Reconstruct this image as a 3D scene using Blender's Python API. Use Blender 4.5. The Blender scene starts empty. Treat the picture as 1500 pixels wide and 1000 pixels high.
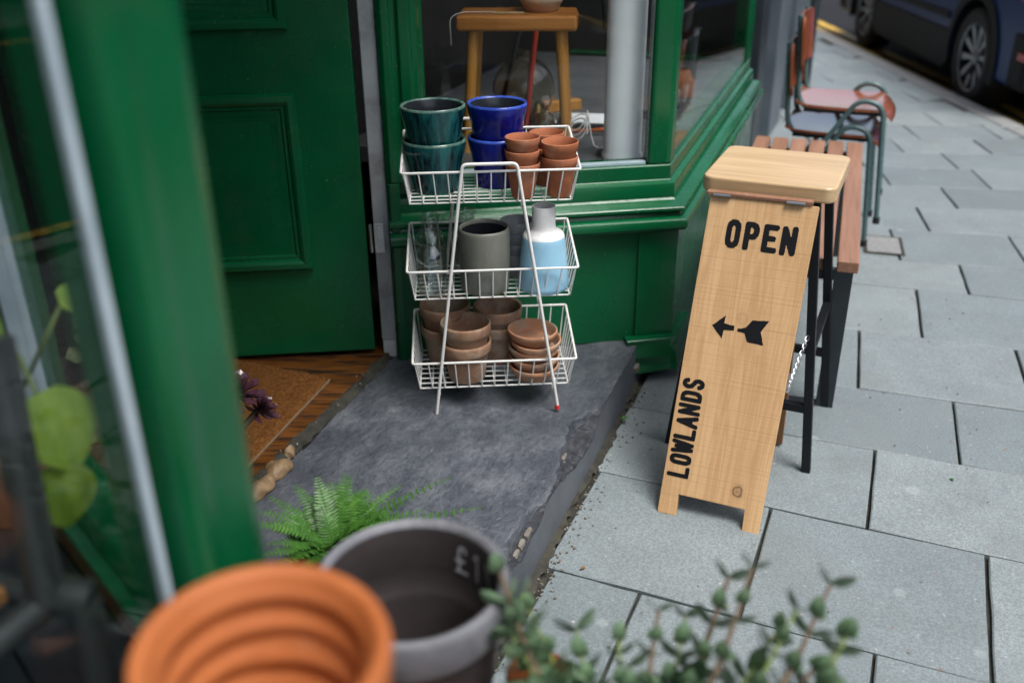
import bpy, bmesh, math, random
from math import sin, cos, pi, radians, hypot, atan2
from mathutils import Vector, Matrix
random.seed(7)
SC = bpy.context.scene
COL = SC.collection

# ------------------------------------------------------------------ camera
cam_d = bpy.data.cameras.new('camera'); cam = bpy.data.objects.new('camera', cam_d); COL.objects.link(cam)
cam_d.sensor_width = 36.0; cam_d.lens = 33.6; cam_d.clip_start = .02; cam_d.clip_end = 400
CR = ((0.94212052, 0.13898596, -0.30510952), (0.33514275, -0.41589599, 0.84540515), (-0.00939438, -0.89872878, -0.43840429))
mw = Matrix.Identity(4)
for i in range(3):
    mw[i][0] = CR[i][0]; mw[i][1] = -CR[i][1]; mw[i][2] = -CR[i][2]
mw[0][3], mw[1][3], mw[2][3] = 0, 0, 1.4
cam.matrix_world = mw
cam_d.dof.use_dof = True; cam_d.dof.focus_distance = 2.15; cam_d.dof.aperture_fstop = 2.2; cam_d.dof.aperture_blades = 0
SC.camera = cam

# ------------------------------------------------------------------ sky, sun, exposure
SUN_EL, SUN_AZ = radians(66), radians(112)       # soft overcast light from across the road
world = bpy.data.worlds.new('World'); SC.world = world; world.use_nodes = True
wn = world.node_tree; wn.nodes.clear()
sky = wn.nodes.new('ShaderNodeTexSky'); sky.sky_type = 'NISHITA'; sky.sun_disc = False
sky.sun_elevation = SUN_EL; sky.sun_rotation = SUN_AZ; sky.air_density = 1.0; sky.dust_density = 4.0; sky.ozone_density = 1.0
hs = wn.nodes.new('ShaderNodeHueSaturation'); hs.inputs['Saturation'].default_value = .8
bg = wn.nodes.new('ShaderNodeBackground'); bg.inputs['Strength'].default_value = .10
wo = wn.nodes.new('ShaderNodeOutputWorld')
wn.links.new(sky.outputs[0], hs.inputs['Color']); wn.links.new(hs.outputs[0], bg.inputs['Color']); wn.links.new(bg.outputs[0], wo.inputs['Surface'])
sd = bpy.data.lights.new('sun', 'SUN'); sun = bpy.data.objects.new('sun', sd); COL.objects.link(sun)
sd.energy = 1.5; sd.angle = radians(26); sd.color = (1, .985, .965)
sdir = Vector((cos(SUN_EL) * sin(SUN_AZ), cos(SUN_EL) * cos(SUN_AZ), sin(SUN_EL)))
sun.rotation_euler = sdir.to_track_quat('Z', 'Y').to_euler(); sun.location = (4, -2, 12)
SC.view_settings.view_transform = 'Standard'; SC.view_settings.look = 'None'
SC.view_settings.exposure = 1.05; SC.view_settings.gamma = 1; SC.view_settings.use_curve_mapping = False
SC.render.engine = 'CYCLES'; SC.cycles.use_denoising = True
SC.cycles.max_bounces = 10; SC.cycles.transparent_max_bounces = 24; SC.cycles.transmission_bounces = 10; SC.cycles.caustics_refractive = False; SC.cycles.caustics_reflective = False

# ------------------------------------------------------------------ materials
def nodes(name):
    m = bpy.data.materials.new(name); m.use_nodes = True
    nt = m.node_tree; b = nt.nodes['Principled BSDF']
    return m, nt, b
def N(nt, t, **kw):
    n = nt.nodes.new(t)
    for k, v in kw.items():
        if k in n.inputs: n.inputs[k].default_value = v
        else: setattr(n, k, v)
    return n
def coords(nt, scale=(1, 1, 1), rnd=False, rot=(0, 0, 0), src='Object'):
    tc = N(nt, 'ShaderNodeTexCoord'); mp = N(nt, 'ShaderNodeMapping'); mp.inputs['Scale'].default_value = scale; mp.inputs['Rotation'].default_value = rot
    if rnd:
        oi = N(nt, 'ShaderNodeObjectInfo'); mu = N(nt, 'ShaderNodeMath', operation='MULTIPLY'); mu.inputs[1].default_value = 37.0
        nt.links.new(oi.outputs['Random'], mu.inputs[0])
        ad = N(nt, 'ShaderNodeVectorMath', operation='ADD'); nt.links.new(tc.outputs[src], ad.inputs[0]); nt.links.new(mu.outputs[0], ad.inputs[1])
        nt.links.new(ad.outputs[0], mp.inputs['Vector'])
    else: nt.links.new(tc.outputs[src], mp.inputs['Vector'])
    return mp.outputs[0]
def ramp(nt, fac, stops, interp='LINEAR'):
    r = N(nt, 'ShaderNodeValToRGB'); cr = r.color_ramp; cr.interpolation = interp
    while len(cr.elements) < len(stops): cr.elements.new(.5)
    for e, (p, c) in zip(cr.elements, stops):
        e.position = p; e.color = (c[0], c[1], c[2], 1) if not isinstance(c, (int, float)) else (c, c, c, 1)
    nt.links.new(fac, r.inputs[0]); return r.outputs[0]
def noise(nt, vec, scale, detail=6, rough=.55, dist=0):
    n = N(nt, 'ShaderNodeTexNoise', Scale=scale, Detail=detail, Roughness=rough, Distortion=dist); nt.links.new(vec, n.inputs['Vector']); return n.outputs[0]
def mixc(nt, fac, a, b, mode='MIX'):
    m = N(nt, 'ShaderNodeMix', data_type='RGBA', blend_type=mode)
    if isinstance(fac, (int, float)): m.inputs[0].default_value = fac
    else: nt.links.new(fac, m.inputs[0])
    for s, v in ((6, a), (7, b)):
        if isinstance(v, tuple): m.inputs[s].default_value = (*v, 1)
        else: nt.links.new(v, m.inputs[s])
    return m.outputs[2]
def bump(nt, b, h, strength, dist=.002):
    n = N(nt, 'ShaderNodeBump'); n.inputs['Strength'].default_value = strength; n.inputs['Distance'].default_value = dist
    nt.links.new(h, n.inputs['Height']); nt.links.new(n.outputs[0], b.inputs['Normal'])
def mat(name, stops, scale=6, stretch=(1, 1, 1), detail=6, rough=(.45, .65), bmp=.3, bscale=60, bdist=.002, metal=0, spec=.5, coat=0, rnd=True, dist=0):
    m, nt, b = nodes(name); v = coords(nt, stretch, rnd)
    f = noise(nt, v, scale, detail, .6, dist); nt.links.new(ramp(nt, f, stops), b.inputs['Base Color'])
    nt.links.new(ramp(nt, noise(nt, v, scale * 2.3, 4), [(.3, rough[0]), (.7, rough[1])]), b.inputs['Roughness'])
    b.inputs['Metallic'].default_value = metal; b.inputs['Specular IOR Level'].default_value = spec
    b.inputs['Coat Weight'].default_value = coat; b.inputs['Coat Roughness'].default_value = .12
    if bmp: bump(nt, b, noise(nt, v, bscale, 5), bmp, bdist)
    return m
def two(c, k=.75): return [(.3, tuple(x * k for x in c)), (.7, c)]

MT = {}
# gloss green paint: brush marks, faint dirt
m, nt, b = nodes('green_gloss_paint'); v = coords(nt)
f = noise(nt, v, 3.2, 5); c0 = ramp(nt, f, [(.3, (.0005, .072, .023)), (.7, (.0009, .108, .036))])
wear = ramp(nt, noise(nt, v, 46, 3, .7), [(.74, 0.0), (.79, 1.0)])
c0 = mixc(nt, wear, c0, (.006, .05, .022))
c0 = mixc(nt, ramp(nt, noise(nt, v, 130, 2, .5), [(.765, 0.0), (.78, .5)]), c0, (.30, .33, .28))
c0 = mixc(nt, ramp(nt, noise(nt, v, 5, 7, .75), [(.58, 0.0), (.72, .35)]), c0, (.04, .075, .045))
nt.links.new(c0, b.inputs['Base Color'])
nt.links.new(ramp(nt, noise(nt, v, 9, 5), [(.3, .16), (.75, .34)]), b.inputs['Roughness'])
v2 = coords(nt, (60, 60, 5)); v3 = coords(nt)
bm_ = N(nt, 'ShaderNodeMath', operation='ADD'); nt.links.new(noise(nt, v2, 3, 4), bm_.inputs[0]); nt.links.new(noise(nt, v3, 22, 4), bm_.inputs[1])
bump(nt, b, bm_.outputs[0], .15, .003); b.inputs['Specular IOR Level'].default_value = .5
MT['green'] = m
MT['jamb'] = mat('old_grey_white_paint', [(.3, (.20, .21, .21)), (.45, (.30, .33, .34)), (.8, (.40, .43, .44))], 9, rough=(.45, .6), bmp=.4, bscale=40)
MT['white_paint'] = mat('white_paint', [(.25, (.50, .53, .55)), (.40, (.76, .79, .81)), (.8, (.82, .85, .87))], 7, rough=(.4, .6), bmp=.35, bscale=30)
MT['bead'] = mat('weathered_white_bead', [(.25, (.32, .40, .46)), (.6, (.48, .58, .64))], 12, rough=(.5, .7), bmp=.3, bscale=50)
MT['dirty_white'] = mat('dirty_white_paint', [(.30, (.10, .10, .09)), (.45, (.45, .48, .48)), (.8, (.60, .63, .63))], 16, rough=(.5, .7), bmp=.5, bscale=40)
MT['wire'] = mat('white_plastic_coated_wire', two((.80, .80, .76), .93), 20, rough=(.3, .42), bmp=0)
MT['red_rubber'] = mat('red_rubber', two((.62, .02, .02)), 40, rough=(.5, .6), bmp=0)
MT['black_metal'] = mat('black_powder_coat', two((.008, .010, .013), .7), 30, rough=(.35, .5), bmp=.15, bscale=300, bdist=.0005, spec=.3)
MT['dark_steel'] = mat('dark_steel', two((.06, .07, .078), .7), 8, rough=(.28, .45), metal=.7, bmp=.05)
MT['gunmetal'] = mat('gunmetal_tube', two((.07, .082, .085), .75), 12, rough=(.35, .5), metal=.5, bmp=.1)
MT['steel'] = mat('galvanised_steel', two((.55, .57, .58), .8), 30, rough=(.28, .42), metal=1, bmp=.1)
MT['tube_green'] = mat('grey_green_enamel_tube', two((.085, .15, .15), .8), 15, rough=(.22, .35), bmp=.05)
MT['rubber'] = mat('black_rubber', two((.012, .012, .013)), 30, rough=(.6, .75), bmp=.2)
def wood(name, c1, c2, axis, ring=18, rough=(.42, .6), saw=False, knots=None, bm=.25, rnd=True, stain=None):
    m, nt, b = nodes(name); st = [14, 14, 14]; st[axis] = .9
    v = coords(nt, tuple(st), rnd); fine = [110, 110, 110]; fine[axis] = 4
    w = noise(nt, v, 1.1, 5, .55, 1.2); c = ramp(nt, w, [(.25, c1), (.5, tuple((a + d) / 2 for a, d in zip(c1, c2))), (.75, c2)])
    g = noise(nt, coords(nt, tuple(fine), rnd), 1.0, 4, .6); c = mixc(nt, ramp(nt, g, [(.35, .14 if saw else .32), (.6, 0.0)]), c, tuple(x * .45 for x in c1))
    h = g
    if saw:
        wg = noise(nt, coords(nt, (26, 1.3, 26), False), 1.0, 3, .5, .9); c = mixc(nt, ramp(nt, wg, [(.40, 0.0), (.46, .35), (.50, 0.0), (.56, .30), (.60, 0.0)]), c, (.36, .165, .05))
        c = mixc(nt, ramp(nt, noise(nt, coords(nt, (1, 1, 1), False), 7, 6, .7), [(.55, 0.0), (.72, .35)]), c, (.34, .20, .10))
        sv = [2.2, 2.2, 2.2]; sv[saw[0]] = 330
        s = noise(nt, coords(nt, tuple(sv), False), .55, 4, .75)
        c = mixc(nt, ramp(nt, s, [(.30, .42), (.46, 0.0)]), c, tuple(x * .5 for x in c1))
        h = s
    if knots:
        tc = N(nt, 'ShaderNodeTexCoord')
        for (kx, kv, r, *ks) in knots:
            ks = ks[0] if ks else 1.0
            d = N(nt, 'ShaderNodeVectorMath', operation='SUBTRACT'); nt.links.new(tc.outputs['Object'], d.inputs[0]); d.inputs[1].default_value = (kx, kv, 0)
            s2 = N(nt, 'ShaderNodeVectorMath', operation='MULTIPLY'); nt.links.new(d.outputs[0], s2.inputs[0]); s2.inputs[1].default_value = (1, .8, 0)
            ad = N(nt, 'ShaderNodeVectorMath', operation='LENGTH'); nt.links.new(s2.outputs[0], ad.inputs[0])
            wv = N(nt, 'ShaderNodeMath', operation='ADD'); nt.links.new(ad.outputs['Value'], wv.inputs[0])
            nn = N(nt, 'ShaderNodeMath', operation='MULTIPLY'); nt.links.new(noise(nt, coords(nt, (1, 1, 1)), 60, 3), nn.inputs[0]); nn.inputs[1].default_value = r * .9; nt.links.new(nn.outputs[0], wv.inputs[1])
            k = ramp(nt, wv.outputs[0], [(r * .5, .55 * ks), (r * .9, .25 * ks), (r * 1.15, .95 * ks), (r * 1.32, .8 * ks), (r * 1.5, .15 * ks), (r * 2.0, 0.0)])
            c = mixc(nt, k, c, (.11, .048, .018))
    if stain:
        s = noise(nt, coords(nt, stain[1], False), 1.0, 6, .65, .4); c = mixc(nt, ramp(nt, s, [(stain[2], 0.0), (stain[2] + .10, .85)]), c, stain[0])
    nt.links.new(c, b.inputs['Base Color'])
    nt.links.new(ramp(nt, w, [(.3, rough[0]), (.7, rough[1])]), b.inputs['Roughness'])
    bump(nt, b, h, bm, .0015); MT[name] = m; return m
wood('sawn_pine', (.53, .315, .145), (.65, .42, .21), 1, rough=(.6, .75), saw=(1,), knots=[(.058, .091, .013), (-.002, .496, .012, .25)], bm=.5, rnd=False)
wood('oak_top', (.53, .36, .185), (.66, .48, .28), 0, rough=(.28, .42))
wood('bench_wood', (.25, .12, .068), (.38, .205, .13), 1, rough=(.4, .55))
wood('window_stool_wood', (.34, .115, .018), (.52, .21, .045), 0, rough=(.25, .4))
wood('leg_wood', (.46, .19, .03), (.62, .30, .06), 2, rough=(.3, .45))
wood('plywood_red', (.30, .075, .028), (.42, .125, .05), 2, rough=(.16, .26), bm=.06)
MT['plywood_red'].node_tree.nodes['Principled BSDF'].inputs['Coat Weight'].default_value = 1; MT['plywood_red'].node_tree.nodes['Principled BSDF'].inputs['Coat Roughness'].default_value = .12; MT['plywood_red'].node_tree.nodes['Principled BSDF'].inputs['Coat IOR'].default_value = 1.7
wood('brown_board', (.22, .10, .035), (.32, .16, .06), 2, rough=(.5, .65))
wood('old_floorboard', (.10, .034, .006), (.19, .068, .013), 0, rough=(.3, .5), stain=((.010, .008, .007), (5, 30, 20), .475), bm=.5)
wood('crate_wood', (.2, .1, .04), (.3, .17, .08), 0)

# paving: grey concrete with aggregate speckle and individual tone
m, nt, b = nodes('concrete_paving'); v = coords(nt, (1, 1, 1), True)
oi = N(nt, 'ShaderNodeObjectInfo'); tone = ramp(nt, oi.outputs['Random'], [(0, (.20, .243, .252)), (.5, (.255, .305, .315)), (1, (.30, .345, .348))])
c = mixc(nt, ramp(nt, noise(nt, v, 5, 6, .65), [(.3, .55), (.7, 0.0)]), tone, (.15, .182, .188))
c = mixc(nt, ramp(nt, noise(nt, v, 210, 3, .7), [(.45, .5), (.56, 0.0)]), c, (.10, .115, .125))
c = mixc(nt, ramp(nt, noise(nt, v, 90, 2, .5), [(.70, 0.0), (.74, .8)]), c, (.42, .43, .42))
vo = N(nt, 'ShaderNodeTexVoronoi', Scale=34.0); nt.links.new(v, vo.inputs['Vector'])
sel = N(nt, 'ShaderNodeSeparateColor'); nt.links.new(vo.outputs['Color'], sel.inputs[0])
spot = N(nt, 'ShaderNodeMath', operation='MULTIPLY'); nt.links.new(ramp(nt, vo.outputs['Distance'], [(.10, 1.0), (.16, 0.0)]), spot.inputs[0]); nt.links.new(ramp(nt, sel.outputs[0], [(.80, 0.0), (.82, .8)]), spot.inputs[1])
c = mixc(nt, spot.outputs[0], c, ramp(nt, sel.outputs[1], [(.2, (.22, .13, .10)), (.5, (.5, .5, .48)), (.8, (.07, .075, .08))]))
vg = N(nt, 'ShaderNodeTexVoronoi', Scale=5.5); nt.links.new(v, vg.inputs['Vector']); sg = N(nt, 'ShaderNodeSeparateColor'); nt.links.new(vg.outputs['Color'], sg.inputs[0])
gm = N(nt, 'ShaderNodeMath', operation='MULTIPLY'); nt.links.new(ramp(nt, vg.outputs['Distance'], [(.08, .32), (.115, 0.0)]), gm.inputs[0]); nt.links.new(ramp(nt, sg.outputs[0], [(.72, 0.0), (.74, 1.0)]), gm.inputs[1])
c = mixc(nt, gm.outputs[0], c, ramp(nt, sg.outputs[1], [(.3, (.13, .15, .155)), (.6, (.40, .44, .44))]))
c = mixc(nt, ramp(nt, noise(nt, v, 2.2, 8, .75, .6), [(.54, 0.0), (.68, .5)]), c, (.17, .185, .175))
nt.links.new(c, b.inputs['Base Color']); b.inputs['Roughness'].default_value = .55
bump(nt, b, noise(nt, v, 160, 4, .7), .6, .0016); MT['paving'] = m
MT['mortar'] = mat('dark_joint_dirt', [(.3, (.014, .015, .012)), (.55, (.045, .043, .033)), (.75, (.06, .07, .035))], 24, rough=(.8, .95), bmp=.8, bscale=220, bdist=.004)
MT['kerb'] = mat('granite_kerb', [(.3, (.17, .18, .185)), (.7, (.30, .30, .29))], 60, rough=(.6, .75), bmp=.3, bscale=150)
MT['asphalt'] = mat('asphalt', [(.3, (.010, .011, .013)), (.7, (.026, .028, .031))], 90, rough=(.75, .9), bmp=.7, bscale=220, bdist=.004, spec=.2)
MT['yellow'] = mat('worn_yellow_road_paint', [(.34, (.08, .07, .04)), (.46, (.62, .38, .04)), (.8, (.72, .46, .06))], 18, rough=(.5, .7), bmp=.4, bscale=150)
# slate
m, nt, b = nodes('worn_slate'); v = coords(nt)
v2 = coords(nt, (1.6, 1, 1), rot=(0, 0, .4))
f1 = noise(nt, v2, 8, 12, .66, .1); f2 = noise(nt, v2, 55, 6, .68, .1); f3 = noise(nt, v, 2.1, 3)
c = ramp(nt, f1, [(.32, (.048, .056, .070)), (.48, (.084, .096, .114)), (.58, (.115, .128, .146)), (.70, (.16, .175, .193))])
c = mixc(nt, ramp(nt, f2, [(.36, .55), (.47, 0.0)]), c, (.034, .038, .047))
c = mixc(nt, ramp(nt, f2, [(.58, 0.0), (.68, .5)]), c, (.21, .222, .235))
c = mixc(nt, ramp(nt, f3, [(.40, .35), (.55, 0.0)]), c, (.040, .046, .057))
c = mixc(nt, ramp(nt, noise(nt, coords(nt, (3, 60, 1), rot=(0, 0, .5)), 1.4, 4, .6), [(.66, 0.0), (.70, .35)]), c, (.22, .23, .24))
vc = N(nt, 'ShaderNodeTexVoronoi', Scale=1.55, feature='DISTANCE_TO_EDGE'); wv_ = N(nt, 'ShaderNodeMix', data_type='VECTOR'); wv_.inputs[0].default_value = .05; nt.links.new(v, wv_.inputs[4]); nz_c = N(nt, 'ShaderNodeTexNoise', Scale=14.0, Detail=5.0); nt.links.new(v, nz_c.inputs['Vector']); nt.links.new(nz_c.outputs['Color'], wv_.inputs[5]); nt.links.new(wv_.outputs[1], vc.inputs['Vector'])
c = mixc(nt, ramp(nt, vc.outputs['Distance'], [(.0010, .35), (.003, 0.0)]), c, (.014, .015, .018))
c = mixc(nt, ramp(nt, noise(nt, v, 190, 2), [(.72, 0.0), (.75, .7)]), c, (.40, .41, .41))
nt.links.new(c, b.inputs['Base Color']); nt.links.new(ramp(nt, f2, [(.3, .30), (.7, .48)]), b.inputs['Roughness'])
ad = N(nt, 'ShaderNodeMath', operation='ADD'); nt.links.new(f1, ad.inputs[0]); mu = N(nt, 'ShaderNodeMath', operation='MULTIPLY'); nt.links.new(f2, mu.inputs[0]); mu.inputs[1].default_value = .12; nt.links.new(mu.outputs[0], ad.inputs[1])
bump(nt, b, ad.outputs[0], 1.0, .014); MT['slate'] = m
MT['slate_face'] = mat('slate_riser', [(.3, (.060, .070, .083)), (.7, (.125, .14, .158))], 5, rough=(.45, .65), bmp=.4, bscale=40)
MT['slate_chip_shadow'] = mat('broken_slate_with_shadow', [(.3, (.012, .014, .018)), (.55, (.035, .04, .048)), (.8, (.11, .115, .12))], 45, stretch=(1, .5, 3), rough=(.6, .8), bmp=1, bscale=90, bdist=.006)  # broken faces coloured dark to stand in for shadow at the chipped edge
MT['rubble'] = mat('lime_rubble', [(.3, (.10, .09, .075)), (.7, (.30, .275, .23))], 30, rough=(.8, .95), bmp=.8, bscale=90, bdist=.004)
MT['pebble'] = mat('tan_stone', [(.3, (.15, .095, .045)), (.6, (.29, .20, .11)), (.8, (.36, .28, .18))], 40, rough=(.5, .7), bmp=.8, bscale=90, bdist=.004)
MT['coir'] = mat('coir_matting', [(.3, (.12, .045, .012)), (.55, (.25, .105, .03)), (.8, (.36, .17, .055))], 120, rough=(.9, 1), bmp=1, bscale=420, bdist=.008, spec=.1)
MT['mat_edge'] = mat('mat_backing', two((.27, .20, .12)), 60, rough=(.8, .9))
# pots
def pot_mat(name, c1, c2, dirt, dk=.5, streak=(1, 1, 1), sc=9, rough=(.75, .9), bmp=.35):
    m, nt, b = nodes(name); v = coords(nt, streak, True)
    c = ramp(nt, noise(nt, v, sc, 7, .65, .3), [(.38, c1), (.62, c2)])
    c = mixc(nt, ramp(nt, noise(nt, coords(nt, (1, 1, 1), True), sc * .6, 6, .7), [(dk, 0.0), (dk + .16, .8)]), c, dirt)
    c = mixc(nt, ramp(nt, noise(nt, coords(nt, (1, 1, 1), True), 170, 2), [(.7, 0.0), (.76, .5)]), c, tuple(x * .5 for x in c1))
    nt.links.new(c, b.inputs['Base Color']); nt.links.new(ramp(nt, noise(nt, v, 20, 3), [(.3, rough[0]), (.7, rough[1])]), b.inputs['Roughness'])
    bump(nt, b, noise(nt, coords(nt, (1, 1, 3), True), 70, 5), bmp, .0015); MT[name] = m
pot_mat('terracotta', (.33, .105, .044), (.43, .155, .07), (.46, .27, .18), .53, (1, 1, 1), 20)
pot_mat('terracotta_bright', (.36, .100, .022), (.43, .130, .034), (.46, .20, .095), .62, rough=(.6, .75), bmp=.15)
pot_mat('terracotta_old', (.26, .14, .082), (.37, .22, .135), (.42, .35, .26), .48, (1, 1, 1), 18)
pot_mat('terracotta_pale', (.44, .21, .11), (.52, .27, .15), (.40, .33, .25), .47, (1, 1, 1), 18)
pot_mat('blue_glaze', (.004, .006, .14), (.008, .018, .27), (.005, .004, .09), .5, (3, 3, .6), 8, (.12, .22), .12)
pot_mat('blue_glaze_rim', (.02, .05, .36), (.05, .11, .48), (.45, .52, .6), .66, (1, 1, 1), 30, (.12, .25), .12)
pot_mat('teal_glaze', (.002, .012, .018), (.012, .115, .115), (.10, .24, .20), .60, (9, 9, .8), 6, (.12, .25), .2)
pot_mat('teal_rim', (.04, .11, .09), (.16, .26, .21), (.02, .06, .06), .55, (1, 1, 1), 34, (.15, .3), .2)
pot_mat('stoneware', (.125, .132, .108), (.185, .19, .16), (.10, .155, .145), .56, (1.4, 1.4, .8), 7, (.32, .5), .2)
pot_mat('dark_pot', (.034, .027, .027), (.055, .045, .045), (.09, .09, .10), .58, (1, 1, 2), 8, (.55, .75), .35)
pot_mat('dark_pot_rim', (.13, .135, .15), (.20, .205, .225), (.085, .085, .09), .5, (1, 1, 1), 14, (.55, .7), .3)
pot_mat('vase_blue', (.26, .50, .66), (.33, .57, .72), (.38, .62, .76), .55, (1, 1, 1), 6, (.4, .55), .1)
pot_mat('vase_white', (.72, .72, .70), (.80, .80, .78), (.68, .68, .66), .6, (1, 1, 1), 8, (.5, .65), .15)
pot_mat('grey_bowl', (.20, .22, .23), (.30, .32, .33), (.16, .17, .18), .5, (1, 1, 1), 8, (.3, .5), .1)
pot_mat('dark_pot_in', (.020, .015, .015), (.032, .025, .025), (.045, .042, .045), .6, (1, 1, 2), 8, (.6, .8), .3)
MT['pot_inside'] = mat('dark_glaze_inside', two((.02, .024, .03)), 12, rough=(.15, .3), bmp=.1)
MT['soil'] = mat('potting_soil', two((.02, .014, .01), .6), 60, rough=(.9, 1), bmp=1, bscale=150, bdist=.006)
MT['chalk'] = mat('white_chalk', two((.55, .57, .6), .7), 80, rough=(.9, 1), bmp=0)
MT['black_print'] = mat('black_stencil_paint', two((.005, .006, .008), .7), spec=.18, scale=60, stretch=(1, 6, 1), rough=(.6, .8), bmp=.4, bscale=120, rnd=False)
MT['black_print_b'] = mat('black_stencil_paint', two((.008, .009, .011), .7), 60, stretch=(1, 6, 1), rough=(.5, .7), bmp=.5, bscale=120, rnd=False)
MT['red_print'] = mat('red_print', two((.42, .03, .03), .8), 60, rough=(.6, .7), bmp=0)
MT['card'] = mat('buff_card', two((.42, .27, .19), .8), 20, rough=(.7, .8), bmp=.05)
MT['paper'] = mat('white_paper', two((.7, .71, .74), .9), 12, rough=(.7, .8), bmp=.05)
MT['kraft'] = mat('kraft_tag', two((.45, .30, .15), .85), 40, rough=(.8, .9), bmp=.1)
MT['string'] = mat('white_string', two((.65, .64, .6), .85), 90, rough=(.8, .9), bmp=.3, bscale=300)
MT['orange'] = mat('orange_plastic', two((.62, .13, .02), .8), 20, rough=(.35, .5), bmp=.05)
MT['red_paint'] = mat('red_paint', two((.52, .045, .015), .8), 20, rough=(.3, .45), bmp=.1)
MT['brass'] = mat('brass', two((.55, .38, .12), .8), 20, rough=(.25, .4), metal=1, bmp=.05)
MT['display_floor'] = mat('dark_blue_grey_board', [(.3, (.022, .034, .042)), (.7, (.036, .05, .058))], 8, rough=(.4, .55), bmp=.2)
MT['grey_bed'] = mat('grey_painted_board', [(.3, (.055, .058, .062)), (.7, (.095, .10, .105))], 8, rough=(.4, .6), bmp=.2)
MT['interior'] = mat('dark_interior_wall', two((.05, .05, .045), .8), 4, rough=(.7, .8), bmp=.05)
MT['interior_dark'] = mat('black_brown_interior', two((.018, .016, .014), .8), 4, rough=(.6, .8), bmp=.05)
MT['grey_facade'] = mat('blue_grey_facade_paint', [(.3, (.085, .108, .128)), (.7, (.13, .155, .175))], 4, rough=(.4, .55), bmp=.2)
MT['dark_facade'] = mat('dark_slate_paint', two((.03, .04, .05), .7), 4, rough=(.35, .5), bmp=.2)
MT['brick'] = mat('stock_brick', [(.3, (.09, .07, .055)), (.7, (.17, .13, .095))], 30, rough=(.8, .9), bmp=.4)
MT['far_window'] = mat('far_window_glass', two((.03, .04, .05), .7), 3, rough=(.05, .1), bmp=0)
MT['car_blue'] = mat('metallic_blue_car_paint', two((.002, .038, .16), .85), 60, rough=(.3, .4), metal=.0, coat=.12, spec=.2, bmp=0)
MT['car_black'] = mat('black_car_plastic', two((.006, .007, .008), .8), 60, rough=(.5, .65), bmp=.1, spec=.25)
MT['car_glass'] = mat('dark_car_glass', two((.01, .012, .014)), 3, rough=(.03, .06), bmp=0)
MT['alloy'] = mat('grey_alloy', two((.34, .36, .38), .8), 30, rough=(.3, .4), metal=.85, bmp=0)
MT['red_lens'] = mat('red_lens', two((.5, .01, .015)), 10, rough=(.1, .2), bmp=0)
MT['leaf_fern'] = mat('fern_leaf', [(.25, (.022, .075, .010)), (.55, (.052, .155, .020)), (.8, (.12, .26, .036))], 25, rough=(.4, .55), bmp=.2)
MT['leaf_brown'] = mat('dry_fern_leaf', two((.25, .12, .035)), 25, rough=(.7, .8), bmp=.2)
MT['leaf_jade'] = mat('jade_leaf', [(.3, (.085, .165, .075)), (.7, (.19, .29, .175))], 18, rough=(.3, .42), bmp=.05)
MT['leaf_pilea'] = mat('pale_green_leaf', [(.3, (.14, .27, .025)), (.55, (.28, .44, .055)), (.75, (.40, .55, .09))], 14, stretch=(3, 3, .7), rough=(.35, .5), bmp=.1)
MT['leaf_purple'] = mat('purple_succulent_leaf', [(.3, (.035, .015, .022)), (.6, (.075, .03, .045)), (.8, (.15, .09, .10))], 10, rough=(.16, .28), bmp=.05)
MT['leaf_aeonium'] = mat('green_aeonium_leaf', [(.3, (.06, .10, .025)), (.7, (.17, .22, .08))], 14, rough=(.25, .4), bmp=.05)
MT['stem'] = mat('green_stem', two((.17, .24, .06), .8), 20, rough=(.5, .6), bmp=.1)
MT['stem_brown'] = mat('brown_stem', two((.14, .10, .06), .8), 30, rough=(.7, .8), bmp=.3)
# window glass: thin pane, mirror by Fresnel
m = bpy.data.materials.new('window_glass'); m.use_nodes = True; nt = m.node_tree; nt.nodes.clear()
o = N(nt, 'ShaderNodeOutputMaterial'); tr = N(nt, 'ShaderNodeBsdfTransparent'); tr.inputs[0].default_value = (.97, .985, .98, 1)
gl = N(nt, 'ShaderNodeBsdfGlossy'); gl.inputs['Roughness'].default_value = .0; fr = N(nt, 'ShaderNodeFresnel', IOR=1.55); mx = N(nt, 'ShaderNodeMixShader')
ge = N(nt, 'ShaderNodeNewGeometry'); mr = N(nt, 'ShaderNodeMapRange'); mr.inputs['To Min'].default_value = 1.33; mr.inputs['To Max'].default_value = 1 / 1.33
nt.links.new(ge.outputs['Backfacing'], mr.inputs['Value']); nt.links.new(mr.outputs[0], fr.inputs['IOR'])
nt.links.new(fr.outputs[0], mx.inputs[0]); nt.links.new(tr.outputs[0], mx.inputs[1]); nt.links.new(gl.outputs[0], mx.inputs[2]); nt.links.new(mx.outputs[0], o.inputs[0]); MT['glass'] = m
def clear_glass(name, col):
    m, nt, b = nodes(name); b.inputs['Base Color'].default_value = (*col, 1); b.inputs['Roughness'].default_value = .02
    b.inputs['Transmission Weight'].default_value = 1; b.inputs['IOR'].default_value = 1.45; MT[name] = m
m = bpy.data.materials.new('bottle_glass'); m.use_nodes = True; nt = m.node_tree; nt.nodes.clear()
o = N(nt, 'ShaderNodeOutputMaterial'); tr = N(nt, 'ShaderNodeBsdfTransparent'); tr.inputs[0].default_value = (.93, .96, .955, 1)
gl = N(nt, 'ShaderNodeBsdfGlossy'); gl.inputs['Roughness'].default_value = .02; fr = N(nt, 'ShaderNodeFresnel'); mx = N(nt, 'ShaderNodeMixShader'); ge = N(nt, 'ShaderNodeNewGeometry'); mr = N(nt, 'ShaderNodeMapRange'); mr.inputs['To Min'].default_value = 1.95; mr.inputs['To Max'].default_value = 1 / 1.95
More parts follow.
